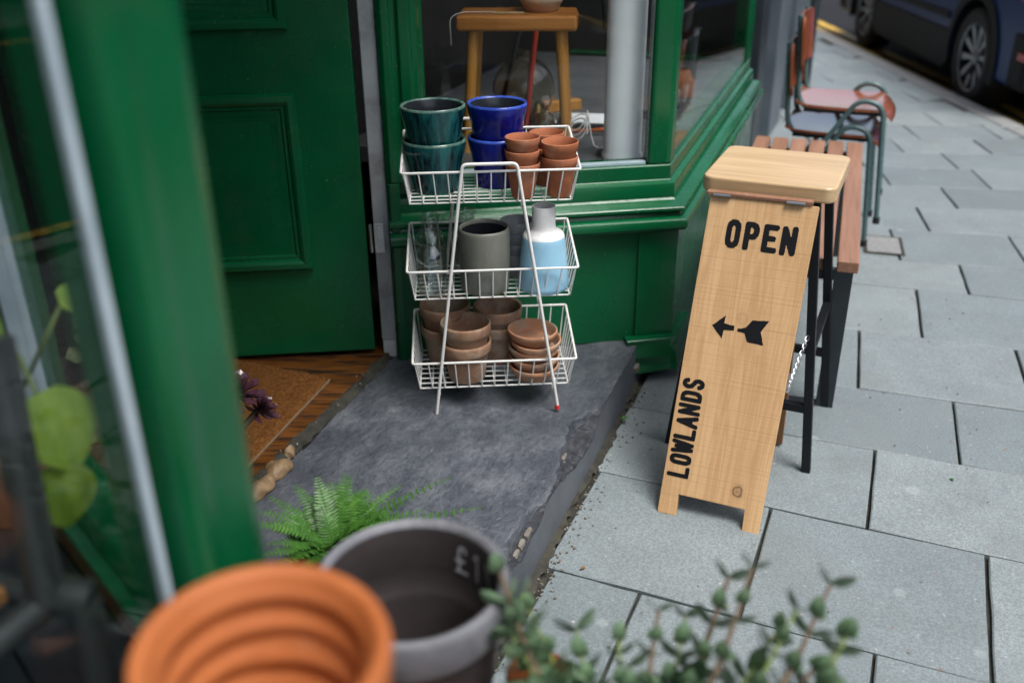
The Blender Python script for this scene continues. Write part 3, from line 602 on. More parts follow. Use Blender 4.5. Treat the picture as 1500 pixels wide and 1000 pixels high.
# floor inside: old boards, doormat
floor = tag(obj('shop_floor', MB().add([(-5, -2.6, .125), (-1.172, -2.6, .125), (-1.172, 2.6, .125), (-1.172, 4.6, .125), (-5, 4.6, .125)], [(0, 1, 2, 3, 4)]), 'interior_dark'), kind='structure')
BD = Vector((.93, .368)).normalized(); BN = Vector((-BD.y, BD.x))
for k in range(-9, 4):
    w = .112; o0 = k * w; 
    pts = []
    for off in (o0 + .001, o0 + w - .001):
        p = Vector((-1.2, 2.1)) + BN * off; t = (-1.187 - p.x) / BD.x + random.uniform(-.006, .0); pts.append(p + BD * t); pts.append(p + BD * (t - 1.7))
    cx_, cy_ = pts[0]; loc = [(q.x - cx_, q.y - cy_) for q in (pts[1], pts[0], pts[2], pts[3])]
    R2 = Matrix.Rotation(-atan2(BD.y, BD.x), 2); loc = [tuple(R2 @ Vector(q)) for q in loc]
    fb = obj('floorboard', MB().prism(loc, -.02, .0), 'old_floorboard', floor, bev=.0025); fb.location = (cx_, cy_, .146 + random.uniform(-.001, .001)); fb.rotation_euler = (0, 0, atan2(BD.y, BD.x))
dm = thing('doormat', 'brown coir doormat lying on the worn floorboards inside the doorway', 'doormat', (-1.56, 1.75, .147))
obj('backing', MB().prism([(-.42, -.285), (.3315, -.285), (.2945, .2725), (-.42, .3035)], 0, .006), 'mat_edge', dm)
mb = MB(); nx_, ny_ = 74, 56
for i in range(nx_ + 1):
    for j in range(ny_ + 1):
        s_, t_ = i / nx_, j / ny_; xr = .330 - .037 * t_; x = -.417 + (xr + .417) * s_; y = -.282 + .583 * t_ - .03 * t_ * s_
        edge = min(i, nx_ - i, j, ny_ - j); z = .0065 if edge == 0 else .017 + random.uniform(-.003, .003); mb.v.append((x, y, z))
mb.f = [(i * (ny_ + 1) + j, (i + 1) * (ny_ + 1) + j, (i + 1) * (ny_ + 1) + j + 1, i * (ny_ + 1) + j + 1) for i in range(nx_) for j in range(ny_)]; mb.mi = [0] * len(mb.f)
obj('pile', mb, 'coir', dm, smooth=True)
mb = MB()
for k in range(9000):
    s_, t_ = random.random(), random.random(); xr = .330 - .037 * t_; x = -.30 + (xr + .30) * s_; y = -.28 + .58 * t_ - .03 * t_ * s_; a = random.random() * 6.28; l_ = random.uniform(.004, .011); w_ = .0009
    mb.add([(x - w_ * sin(a), y + w_ * cos(a), .014), (x + w_ * sin(a), y - w_ * cos(a), .014), (x + l_ * .7 * cos(a), y + l_ * .7 * sin(a), .017 + l_ * .6)], [(0, 1, 2)])
obj('fibres', mb, 'coir', dm)['kind'] = 'stuff'

# ------------------------------------------------------------------ slate doorstep with a chipped nose
edge = [(2.70, -.519), (2.512, -.519), (2.383, -.520), (2.30, -.524), (2.235, -.522), (2.175, -.528), (2.136, -.535), (2.115, -.556), (2.09, -.560), (2.072, -.582), (2.035, -.585), (2.01, -.574), (1.985, -.577), (1.955, -.566), (1.93, -.569), (1.896, -.563), (1.86, -.551), (1.83, -.553), (1.795, -.542), (1.74, -.537), (1.70, -.536), (1.675, -.552), (1.64, -.561), (1.60, -.559), (1.574, -.566), (1.531, -.569), (1.50, -.556), (1.45, -.545), (1.30, -.548), (.60, -.556)]
def interp(y):
    for (y1, x1), (y0, x0) in zip(edge, edge[1:]):
        if y0 <= y <= y1: return x0 + (x1 - x0) * (y - y0) / (y1 - y0)
    return edge[-1][1]
ys = []
y = .62
while y < 2.68: ys.append(y); y += .0085
NX = 74; mb = MB()
def nz(x, y):
    return .0028 * sin(x * 9 + y * 5) + .002 * sin(y * 17 - x * 11) + .0012 * sin(x * 41 + y * 23)
for y in ys:
    xe = interp(y) + random.uniform(-.0022, .0022); xn = -.523 - .014 * max(0, min(1, (2.3 - y) / .7)); gap = max(.0, xn - xe); x0 = -1.178 + random.uniform(-.004, .004)
    for i in range(NX): t = i / (NX - 1); x = x0 + (xe - x0) * t; mb.v.append((x, y, .130 + nz(x, y) + random.uniform(-.0004, .0004) - (.002 if i == NX - 1 else 0)))
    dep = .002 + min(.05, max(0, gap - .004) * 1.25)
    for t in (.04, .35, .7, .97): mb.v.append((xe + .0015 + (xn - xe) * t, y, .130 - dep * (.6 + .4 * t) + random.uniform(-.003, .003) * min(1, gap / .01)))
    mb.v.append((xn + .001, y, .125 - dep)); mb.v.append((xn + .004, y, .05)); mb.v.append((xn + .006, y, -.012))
w = NX + 7
for r in range(len(ys) - 1):
    for i in range(w - 1):
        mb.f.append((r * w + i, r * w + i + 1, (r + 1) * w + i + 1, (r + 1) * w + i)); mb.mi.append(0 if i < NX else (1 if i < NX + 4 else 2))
mb.cur = 0
st_ = obj('doorstep', mb, ['slate', 'slate_chip_shadow', 'slate_face'], smooth=True, auto=40); tag(st_, kind='structure')
# pale rubble showing in the chips and along the joint; grit along its foot
for (x, y, z, r) in ((-.545, 1.60, .108, .018), (-.548, 1.565, .104, .016), (-.55, 1.535, .10, .014), (-.562, 1.93, .098, .016), (-.556, 1.90, .096, .013), (-.516, 2.53, .06, .022), (-.516, 2.57, .09, .022)):
    mb = MB(); bmq = bmesh.new(); bmesh.ops.create_icosphere(bmq, subdivisions=2, radius=r)
    for q in bmq.verts: q.co *= random.uniform(.85, 1.1); q.co = Vector((max(-.6 * r, min(.6 * r, q.co.x)) * .5, max(-.7 * r, min(.7 * r, q.co.y)) * 1.3, max(-.5 * r, min(.5 * r, q.co.z)) * .8))
    bmq.verts.index_update(); mb.add([q.co.copy() for q in bmq.verts], [[q.index for q in f.verts] for f in bmq.faces]); bmq.free()
    obj('rubble', mb, 'rubble', st_, loc=(x, y, z))
mb = MB(); prev = None
for k in range(90):
    y = .9 + k * .0185; x = -.520 - .014 * max(0, min(1, (2.3 - y) / .7)); w1 = .004 + random.uniform(0, .014) + .006 * sin(k * .21)
    mb.v += [(x - .004, y, .010 + random.uniform(0, .006)), (x + w1 * .5, y, .006 + random.uniform(0, .003)), (x + w1 + .006, y, .0005)]
mb.f = [(k * 3 + j, k * 3 + j + 1, k * 3 + 4 + j, k * 3 + 3 + j) for k in range(89) for j in (0, 1)]; mb.mi = [0] * len(mb.f)
tag(obj('joint_dirt', mb, 'mortar'), 'line of dark dirt and old mortar along the foot of the slate doorstep', 'dirt', kind='stuff')
mb = MB()
for k in range(300):
    y = random.uniform(1.3, 2.55); x = -.505 + abs(random.gauss(0, .03)) - .014 * max(0, min(1, (2.3 - y) / .7)); r = random.uniform(.0008, .0028)
    if random.random() < .25: x, y = random.uniform(-.48, .5), random.uniform(1.5, 3.6); r *= .8
    if random.random() < .1: x, y = -1.185 + random.gauss(0, .02), random.uniform(1.3, 2.2)
    z = .003 if x > -.9 else .148
    mb.box((x, y, z), (r * 2, r * 1.5, r * 1.5), random.random() * 3)
tag(obj('grit', mb, 'rubble'), 'scattered pale grit on the paving and along the doorstep', 'grit', kind='stuff')
# cobbles wedged between slate and boards
grp = 'stones wedged along the threshold'
for k, (x, y, sx, sy, lb) in enumerate(((-1.172, 1.605, .030, .040, 'large tan rounded stone wedged between floorboards and slate'), (-1.166, 1.525, .027, .046, 'long tan stone at the fern end of the threshold joint'), (-1.182, 1.672, .013, .017, 'small pale stone chip beside the large tan stone'))):
    mb = MB(); bmq = bmesh.new(); bmesh.ops.create_icosphere(bmq, subdivisions=3, radius=1)
    for q in bmq.verts:
        c = q.co; n_ = 1 + .10 * sin(c.x * 4 + k) + .09 * sin(c.y * 5 + c.z * 3 + k) + .04 * sin(c.x * 9 + c.y * 11); q.co = Vector((c.x * sx * n_, c.y * sy * n_, c.z * .02 * n_))
    bmq.verts.index_update(); mb.add([q.co.copy() for q in bmq.verts], [[q.index for q in f.verts] for f in bmq.faces]); bmq.free()
    tag(obj('threshold_stone', mb, 'pebble', smooth=True, loc=(x, y, .140)), lb, 'stone', grp)
mb = MB()
for k in range(60):
    y = .75 + k * .025; mb.v += [(-1.199 + random.uniform(-.010, .010), y, .1472), (-1.186 + random.uniform(-.004, .004), y, .148 + random.uniform(-.002, .003)), (-1.172 + random.uniform(-.008, .006), y, .1315)]
mb.f = [(k * 3 + j, k * 3 + j + 1, k * 3 + 4 + j, k * 3 + 3 + j) for k in range(59) for j in (0, 1)]; mb.mi = [0] * len(mb.f)
tag(obj('threshold_dirt', mb, 'mortar'), 'crumbled dark mortar filling the joint between boards and slate', 'dirt', kind='stuff')

# ------------------------------------------------------------------ neighbours
nb_ = thing('neighbour_building', 'blue-grey painted shopfront with dark recess next door beyond the chairs', 'building', (-.6, 6, 0))
def npart(name, mb, m, **k): mb.v = [(x + .6, y - 6, z) for x, y, z in mb.v]; return obj(name, mb, m, nb_, **k)
npart('wall', MB().prism([(-.56, 4.64), (-.56, 7.45), (-4, 7.45), (-4, 4.64)], 0, 8), 'dark_facade')
npart('pilaster', MB().prism([(-.43, 6.55), (-.40, 7.43), (-.56, 7.43), (-.56, 6.55)], 0, 3.2), 'grey_facade', bev=.008)
npart('pilaster', MB().prism([(-.45, 4.66), (-.45, 4.95), (-.559, 4.95), (-.559, 4.66)], 0, 3.2), 'dark_facade', bev=.008)
npart('pilaster', MB().prism([(-.46, 5.75), (-.44, 6.15), (-.559, 6.15), (-.559, 5.75)], 0, 3.2), 'grey_facade', bev=.008)
npart('drainpipe', MB().tube([(-.375, 7.42, 0.0), (-.375, 7.42, 4)], .034, 14), 'dark_facade', smooth=True)
npart('fascia', MB().prism([(-.42, 4.66), (-.38, 7.43), (-.559, 7.43), (-.559, 4.66)], 3.201, 3.8), 'grey_facade', bev=.01)
bh = thing('sky_blocking_building', 'unseen plain brick house added behind the viewer to block sky light', 'building', (-2, -10, 0))  # unseen house added to cut the sky light reaching the recessed doorway
obj('wall', MB().prism([(1.5, 7.3), (-4, 7.3), (-4, -14), (1.5, -14)], 0, 8.2), 'brick', bh)
for k in range(4): obj('window', MB().box((1.51, 4 - k * 4.5, 1.9), (.06, 1.2, 1.6)), 'far_window', bh)
far_ = thing('terrace_building', 'brown brick terrace wall farther along the street bend', 'building', (-4.2, 12, 0))
obj('wall', MB().prism([(0.2, -4.4), (-3.2, 14), (-8, 14), (-8, -4.4)], 0, 8), 'brick', far_)
op = thing('opposite_building', 'brick terrace across the road mirrored in the shop glass', 'building', (*kp(0, 9.3), 0), atan2(KD.y, KD.x))
obj('wall', MB().box((-4, -4.0, 3.4), (34, 8, 6.8)), 'brick', op)
obj('shop_fascia', MB().box((-4, .06, 3.1), (33, .12, .6)), 'dark_facade', op)
for k in range(12):
    x = -19 + k * 2.7
    w_ = obj('window', MB().box((x, .03, 5.2), (1.1, .05, 1.7)), 'white_paint', op); obj('glass', MB().box((x, .06, 5.2), (.95, .03, 1.55)), 'far_window', w_)
    w_ = obj('window', MB().box((x, .03, 1.55), (2.1, .05, 2.2)), 'dark_facade', op); obj('glass', MB().box((x, .06, 1.6), (1.9, .03, 1.9)), 'far_window', w_)

# ------------------------------------------------------------------ wire rack
RK = Vector((-.9271, 1.9811, 0)); RANG = atan2(.3932, .9195); SZ = .1315
def rk(s_, d, z=0): return (RK.x + .9195 * s_ - .3932 * d, RK.y + .3932 * s_ + .9195 * d, z)
rack = thing('wire_rack', 'white three-tier wire basket rack standing on the slate doorstep', 'rack', (RK.x, RK.y, SZ), RANG)
def frame(d, zt):
    return fillet([(0, d, .0025), (.088, d, zt), (.215, d, zt), (.319, d, .004)], .012, 5)
ft, bk = -.008, .262
obj('leg_frame', MB().tube(frame(ft, .665), .0042, 8), 'wire', rack, smooth=True)
obj('leg_frame', MB().tube(frame(bk, .71), .0042, 8), 'wire', rack, smooth=True)
cap_ = obj('foot_cap', MB().tube([(.3165, ft, .0015), (.3175, ft, .003), (.3155, ft, .014)], [.004, .0062, .0058], 12), 'red_rubber', rack, smooth=True); cap_['label'] = 'red rubber cap on one foot'
ZT = (.645, .397, .145)
for zt in ZT:
    mb = MB(); r1, r2 = .0030, .0018; zb = zt - .078; D = .25; zr = zt + .042
    A, B, Cc, Dd = (-.056, 0, zt), (.366, 0, zt), (.366, D, zr), (-.056, D, zr)
    mb.tube(fillet([((-.056 + .366) / 2, 0, zt), A, Dd, Cc, B, ((-.056 + .366) / 2, 0, zt)], .006, 3), r1, 7)
    a, b_, c, d = (-.040, .014, zb), (.347, .014, zb), (.347, D - .014, zb), (-.040, D - .014, zb)
    mb.tube(fillet([(.15, .014, zb), a, d, c, b_, (.15, .014, zb)], .006, 3), r2 * 1.15, 6)
    n = 13
    for k in range(n):
        t = k / (n - 1); s1 = -.040 + .387 * t; s0 = -.050 + .41 * t
        mb.tube(fillet([(s0, -.001, zt + .003), (s1, .012, zb - .0015), (s1, D - .012, zb - .0015), (s0, D + .001, zr + .003)], .004, 2), r2, 5)
    for k in range(1, 8):
        t = k / 8; y1 = .014 + (D - .028) * t; y0 = D * t; zs = zt + (zr - zt) * t
        mb.tube(fillet([(-.057, y0, zs + .003), (-.042, y1, zb - .0005), (.349, y1, zb - .0005), (.367, y0, zs + .003)], .004, 2), r2, 5)
    # clips that hold the basket to the legs
    for sx in (.088 * zt / .665, .319 - .104 * zt / .665):
        mb.tube([(sx, -.009, zt - .004), (sx, -.004, zt - .011)], .0036, 6); mb.tube([(sx, bk, zr - .004), (sx, D, zr - .002)], .0032, 6)
        sb = sx - (.010 if sx < .15 else -.010); mb.tube([(sb, -.006, zb - .010), (sb, .014, zb + .001)], .0032, 6)
    obj('basket', mb, 'wire', rack, smooth=True)
BZ = [SZ + z - .078 + .0005 for z in ZT]      # basket floors

# ------------------------------------------------------------------ pots and vessels
def taper_pot(h, r0, r1, t=.006, lip=None, liph=.0, foot=.0):
    """outer profile up, over the rim and down inside"""
    p = [(0, 0), (r0 * .9, 0), (r0, .002)]
    if lip:
        p += [(r0 + (r1 - r0) * .5, h * .5), (r1 - .001, h - liph), (r1 + lip * .8, h - liph + .002), (r1 + lip, h - liph + .006), (r1 + lip, h - .005)]
        ro = r1 + lip
    else:
        p += [(r0 + (r1 - r0) * .35, h * .35), (r0 + (r1 - r0) * .7, h * .7), (r1, h - .006)]; ro = r1
    p += [(ro - .0008, h - .0018), (ro - t * .35, h), (ro - t * .75, h - .0008), (ro - t, h - .004), (r1 - t - .001, h * .8), (r0 - t, .012), (r0 * .5, .009), (0, .009)]
    return p
def lid_split(mb, z):       # faces above z take material slot 1 when outside or on the rim
    for i, f in enumerate(mb.f):
        mb.mi[i] = 1 if sum(mb.v[k][2] for k in f) / len(f) > z else mb.mi[i]
def pot(name, label, cat, loc, prof, mats, group=None, rimz=None, wob=.004, tilt=None, seg=56, inner=None):
    mb = MB(); mb.lathe(prof, seg, wob=wob)
    hmax = max(z for r, z in prof); iz = [k for k, (r, z) in enumerate(prof) if z == hmax][0]
    ms = mats if isinstance(mats, list) else [mats]
    if len(ms) > 1:
        zi = prof; n = len(mb.f); nrow = 0
        for i, f in enumerate(mb.f):
            zc = sum(mb.v[k][2] for k in f) / len(f)
            mb.mi[i] = 1 if rimz and zc > rimz else 0
        if len(ms) > 2:       # inside
            cnt = 0
            seg_rows = []
            for r in range(len(prof) - 1):
                for j in range(seg):
                    if cnt < len(mb.f) and r > iz + 1: mb.mi[cnt] = 2
                    cnt += 1
    o = obj(name, mb, ms, smooth=True, auto=50, loc=loc); tag(o, label, cat, group)
    o.rotation_euler = (tilt[0], tilt[1], random.random() * 6) if tilt else (0, 0, random.random() * 6)
    return o
def stack(name, labels, cat, s_, d, z0, n, step, prof, mats, group, rimz=None, wob=.004, tilt=.01):
    for k in range(n):
        x, y, z = rk(s_ + random.uniform(-.001, .001), d + random.uniform(-.001, .001), z0 + k * step)
        pot(name, labels[k], cat, (x, y, z), prof, mats, group, rimz, wob, (random.uniform(-tilt, tilt) if k else 0, random.uniform(-tilt, tilt) if k else 0))
b0, b1, b2_ = BZ
g = 'glazed pots on the top basket'
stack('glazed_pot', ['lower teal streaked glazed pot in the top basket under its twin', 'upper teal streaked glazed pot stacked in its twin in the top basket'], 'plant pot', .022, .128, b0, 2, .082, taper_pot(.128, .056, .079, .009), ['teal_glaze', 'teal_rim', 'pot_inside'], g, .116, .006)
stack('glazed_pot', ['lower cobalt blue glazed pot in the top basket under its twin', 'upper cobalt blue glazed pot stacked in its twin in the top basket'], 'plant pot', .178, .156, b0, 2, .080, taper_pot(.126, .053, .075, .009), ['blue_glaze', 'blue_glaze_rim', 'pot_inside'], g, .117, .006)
g = 'small terracotta pots in the top basket'; sp_ = taper_pot(.084, .026, .0405, .0045)
for i_, q in enumerate(sp_): pass
lipp = [(0, 0), (.025, 0), (.0265, .002), (.033, .04), (.0385, .066), (.0405, .068), (.0422, .0815), (.0418, .084), (.040, .085), (.0385, .083), (.036, .07), (.024, .01), (0, .008)]
stack('terracotta_pot', ['bottom small terracotta pot in the stack of three beside the blue pots', 'middle small terracotta pot in the stack of three beside the blue pots', 'top small terracotta pot in the stack of three beside the blue pots'], 'plant pot', .232, .0475, b0, 3, .031, lipp, 'terracotta', g, wob=.006)
lip2 = [(r * 1.06, z * 1.15) for r, z in lipp]
stack('terracotta_pot', ['lower small terracotta pot of the pair by the basket end', 'upper small terracotta pot with chipped rim of the pair by the basket end'], 'plant pot', .321, .0495, b0, 2, .036, lip2, 'terracotta', g, wob=.006)
stack('terracotta_pot', ['lower small terracotta pot behind the two front stacks in the top basket', 'upper small terracotta pot behind the two front stacks in the top basket'], 'plant pot', .300, .147, b0, 2, .034, lip2, 'terracotta', g, wob=.006)
# middle basket: bottles, jar, vase, bowls
bot = [(0, .0015), (.030, .0), (.037, .003), (.0385, .01), (.0385, .100), (.036, .112), (.024, .124), (.0215, .130), (.0215, .150), (.0255, .152), (.0262, .160), (.0245, .164), (.021, .164), (.0185, .160), (.0185, .130), (.022, .121), (.033, .109), (.0355, .099), (.0355, .012), (.030, .007), (0, .010)]
g = 'clear glass bottles in the middle basket'
for s_, d, lb, k in ((.004, .055, 'clear glass bottle in front beside the grey stoneware jar', 1.0), (.000, .155, 'clear glass bottle behind the front bottle at the basket end', 1.05), (.095, .185, 'clear glass bottle tucked behind the grey stoneware jar', 1.05)):
    pot('glass_bottle', lb, 'bottle', rk(s_, d, b1), [(r * k, z * k) for r, z in bot], 'bottle_glass', g, wob=0, seg=40)
jar = [(0, 0), (.057, 0), (.0605, .003), (.062, .02), (.0645, .10), (.0645, .148), (.0635, .158), (.0625, .163), (.060, .165), (.0575, .163), (.0565, .155), (.057, .10), (.055, .012), (0, .008)]
pot('stoneware_jar', 'wide grey-green stoneware jar in the middle basket', 'jar', rk(.137, .075, b1), jar, ['stoneware', 'stoneware', 'pot_inside'], rimz=.15)
vase = [(0, 0), (.060, 0), (.0645, .004), (.0655, .015), (.060, .075), (.0545, .125), (.053, .138), (.049, .146), (.034, .153), (.0305, .158), (.0295, .168), (.0295, .212), (.0285, .216), (.0262, .216), (.0252, .212), (.0255, .165), (.03, .15), (.02, .14), (0, .139)]
pot('ceramic_vase', 'pale blue and white ceramic bottle vase in the middle basket', 'vase', rk(.286, .072, b1), vase, ['vase_blue', 'vase_white'], rimz=.139)
bowl = [(0, 0), (.030, 0), (.032, .004), (.042, .03), (.046, .05), (.045, .053), (.0425, .052), (.039, .03), (.028, .008), (0, .007)]
for k in range(4): pot('ceramic_beaker', ['lowest grey beaker', 'second lowest grey beaker', 'second highest grey beaker', 'top grey beaker'][k] + ' nested behind the blue vase in the middle basket', 'beaker', rk(.226, .165, b1 + k * .028), [(r, z * 1.25) for r, z in bowl], 'grey_bowl', 'grey beakers nested in the middle basket')
# bottom basket: weathered terracotta
wp = [(0, 0), (.046, 0), (.048, .003), (.054, .045), (.0585, .076), (.0615, .078), (.0645, .084), (.066, .103), (.0655, .108), (.0635, .110), (.061, .109), (.059, .104), (.056, .075), (.046, .012), (0, .009)]
g = 'weathered terracotta pots in the bottom basket'
stack('weathered_pot', ['lower weathered brown clay pot of the pair at the basket front', 'upper weathered brown clay pot of the pair at the basket front'], 'plant pot', .083, .070, b2_, 2, .052, wp, 'terracotta_old', g, wob=.007)
stack('weathered_pot', ['lower dark weathered clay pot in the rear corner of the bottom basket', 'upper dark weathered clay pot in the rear corner of the bottom basket'], 'plant pot', .030, .178, b2_, 2, .058, [(r * 1.05, z) for r, z in wp], 'terracotta_old', g, wob=.007)
stack('weathered_pot', ['brown clay pot under another behind the saucers', 'wide brown clay pot standing behind the saucers'], 'plant pot', .172, .172, b2_, 2, .045, [(r * 1.02, z * 1.05) for r, z in wp], 'terracotta_old', g, wob=.007)
sc_ = [(0, 0), (.050, 0), (.052, .002), (.062, .020), (.0655, .024), (.066, .030), (.0655, .033), (.063, .034), (.0605, .032), (.058, .022), (.050, .006), (0, .005)]
names = ['bottom', 'second lowest', 'middle', 'second highest', 'top']
for k in range(5):
    x, y, z = rk(.262 + (0, .003, -.003, .006, -.005)[k], .068 + (0, .002, .004, -.002, .003)[k], b2_ + .001 + k * .0235)
    pot('saucer', names[k] + ' terracotta saucer in the untidy stack in the bottom basket', 'saucer', (x, y, z + (0, .001, .003, .004, .006)[k]), sc_, 'terracotta_pale', 'saucers stacked in the bottom basket', wob=.006, tilt=((0, 0), (.02, .01), (-.02, .05), (.03, -.04), (-.02, .03))[k])

# ------------------------------------------------------------------ A-board and stool
BO = Vector((-.199, 1.9115, 0)); BRZ = atan2(-.0464, .9989); BL = .778; BW = .247
ab = thing('sandwich_board', 'pine sandwich board painted OPEN with an arrow leaning under the oak stool', 'sign', (BO.x, BO.y, 0), BRZ)
lean = math.acos(.9127)      # tilt from vertical
fb = MB(); hw = BW / 2; th = .020
def bw(v): return hw * (.985 + .03 * v / BL)
out = [(-bw(0), 0), (-.076, 0), (-.078, .053), (.081, .053), (.083, 0), (bw(0), 0), (bw(BL), BL), (-bw(BL), BL)]
# outline facing local +Z, with the cutout between the feet
front = MB(); n = len(out)
front.add([(x, y, z) for z in (0, -th) for x, y in out], [(0, 1, 2, 7), (2, 3, 6, 7), (3, 4, 5, 6), (n + 7, n + 2, n + 1, n), (n + 7, n + 6, n + 3, n + 2), (n + 6, n + 5, n + 4, n + 3)] + [(i, n + i, n + (i + 1) % n, (i + 1) % n) for i in range(n)])
brd = obj('front_board', front, 'sawn_pine', ab, bev=.0015)
brd.matrix_basis = Matrix.Rotation(pi / 2 - lean, 4, 'X') @ Matrix.Rotation(-.015, 4, 'Z')
def decal(name, V, F, m, dz=.0006):
    mb = MB().add([(x, y, dz) for x, y in V], F); return obj(name, mb, m, brd)
V, F = sdf_text('OPEN', .0345, .062, .0067, .0088, .0011, .09)
decal('lettering', [(x - .0745 + y * .0, y + .660 - .0) for x, y in V], F, 'black_print')['label'] = 'black stencilled word OPEN'
V, F = sdf_text('LOWLANDS', .0262, .049, .0051, .0047, .0010, .09)
decal('lettering', [(-.063 - y, x + .094) for x, y in V], F, 'black_print')['label'] = 'black stencilled word LOWLANDS reading upward'
def sub(pts, n=6, j=.0006):
    o_ = []
    for (ax, ay), (bx, by) in zip(pts, pts[1:] + pts[:1]):
        for k in range(n): o_.append((ax + (bx - ax) * k / n + random.uniform(-j, j), ay + (by - ay) * k / n + random.uniform(-j, j)))
    return o_
hd = sub([(-.0685, .4700), (-.0405, .4985), (-.0410, .4790), (-.0165, .4765), (-.0165, .4655), (-.0400, .4630), (-.0410, .4415)])
tl_ = sub([(-.008, .4715), (.010, .4770), (.0225, .4965), (.0605, .5010), (.0460, .4720), (.0570, .4420), (.0185, .4440), (.0090, .4640), (-.008, .4650)])
decal('arrow', hd + tl_, [tuple(range(len(hd))), tuple(range(len(hd), len(hd) + len(tl_)))], 'black_print')['label'] = 'black painted arrow pointing towards the door'
# back board, hinge strip, chain
sY, cY = sin(lean), cos(lean)
ap = (BL * sY, BL * cY)           # apex y,z
mb = MB(); mb.bar((0, ap[0] + .016, ap[1] - .012), (0, .425, .004), .236, .018, up=(1, 0, 0)); mb2 = MB()
def backbar(p, q, w, t):   # plank between two yz points, width along x
    P, Q = Vector((0, *p)), Vector((0, *q)); d = (Q - P).normalized(); nrm = Vector((1, 0, 0)).cross(d)
    return MB().add([e + Vector((i * w / 2, 0, 0)) + nrm * j * t / 2 for e in (P, Q) for i, j in ((-1, -1), (1, -1), (1, 1), (-1, 1))], [(0, 3, 2, 1), (4, 5, 6, 7), (0, 1, 5, 4), (1, 2, 6, 5), (2, 3, 7, 6), (3, 0, 4, 7)])
obj('back_board', backbar((ap[0] + .022, ap[1] - .010), (.418, .009), .236, .018), 'brown_board', ab, bev=.0015)
mb = MB(); mb.box((0, ap[0] + .006, ap[1] + .0045), (.246, .022, .009)); obj('hinge_strip', mb, 'bench_wood', ab, bev=.002)
for x in (-.085, .085):
    mb = MB(); mb.box((x, ap[0] - .006, ap[1] + .0015), (.042, .012, .003), M=Matrix.Rotation(-.35, 3, 'X')); mb.tube([(x - .021, ap[0] - .009, ap[1] + .004), (x + .021, ap[0] - .009, ap[1] + .004)], .0028, 8)
    obj('hinge', mb, 'steel', ab, smooth=True, auto=30)
mb = MB(); ch = smooth_path([(.152, .305, .385), (.143, .25, .345), (.136, .20, .318), (.130, .172, .300), (.128, .163, .318), (.130, .168, .342), (.131, .176, .320)], 7)
for k in range(0, len(ch) - 1, 1):
    c = (ch[k] + ch[k + 1]) / 2; t = (ch[k + 1] - ch[k]).normalized(); s_ = t.cross(Vector((1, .3, .2) if k % 2 else (.2, 1, .1))).normalized()
    mb.tube([c + t * .0085 * cos(q * pi / 4) + s_ * .0044 * sin(q * pi / 4) for q in range(8)], .0009, 5, closed=True)
obj('chain', mb, 'steel', ab, smooth=True)
# stool
stl = thing('oak_top_stool', 'black steel legged stool with rounded oak seat above the sandwich board', 'stool', (-.160, 2.415, 0), radians(-4.0))
mb = MB(); rr = .028; w2, d2 = .157, .158
pl = []
for cx, cy, a0 in ((w2 - rr, d2 - rr, 0), (-w2 + rr, d2 - rr, 90), (-w2 + rr, -d2 + rr, 180), (w2 - rr, -d2 + rr, 270)):
    for k in range(8): a = radians(a0 + 90 * k / 7); pl.append((cx + rr * cos(a), cy + rr * sin(a)))
mb.prism(pl, .707, .745); obj('seat', mb, 'oak_top', stl, bev=.006, seg=3)
feet = {}
for sx in (-1, 1):
    for sy in (-1, 1):
        p = (sx * .112, sy * .128, .7065); q = (sx * .182, sy * .185, .0); feet[sx, sy] = (Vector(p), Vector(q))
        obj('leg', MB().bar(p, q, .022, .022, up=(0, 1, 0)), 'black_metal', stl, bev=.0015)
def lp(sx, sy, z): p, q = feet[sx, sy]; t = (p.z - z) / (p.z - q.z); return p + (q - p) * t
for sx in (-1, 1): obj('stretcher', MB().bar(lp(sx, -1, .33), lp(sx, 1, .33), .02, .02), 'black_metal', stl)
obj('stretcher', MB().bar(lp(-1, -1, .175), lp(1, -1, .175), .02, .02), 'black_metal', stl)
obj('stretcher', MB().bar(lp(-1, 1, .175), lp(1, 1, .175), .02, .02), 'black_metal', stl)
for sy in (-1, 1): obj('seat_rail', MB().bar(lp(-1, sy, .694), lp(1, sy, .694), .02, .02), 'black_metal', stl)

# ------------------------------------------------------------------ bench
bn = thing('slatted_bench', 'slatted brown wood bench with flat dark steel end frames by the green bay', 'bench', (-.145, 3.22, 0), radians(1.0))
for k in range(6):
    x = -.1725 + k * .069; L0, L1 = -.665, .665
    obj('slat', MB().box((x, random.uniform(-.006, .006), .4425), (.056, 1.33, .032)), 'bench_wood', bn, bev=.003)
for y in (-.635, .635):
    mb = MB(); o_, h_ = .19, .4255; wd = .022
    pts = [(-o_, h_), (o_, h_), (o_, 0), (-o_, 0)]
    mb.box((0, y, h_ - .015), (2 * o_, wd, .03)); mb.box((0, y, .006), (2 * o_, wd, .012))
    for sx in (-1, 1): mb.box((sx * (o_ - .024), y, (h_ - .03 + .012) / 2), (.048, wd - .001, h_ - .0425)); 
    obj('end_frame', mb, 'dark_steel', bn, bev=.0012)
obj('rail', MB().box((0, 0, .4155), (.03, 1.2, .02)), 'dark_steel', bn)

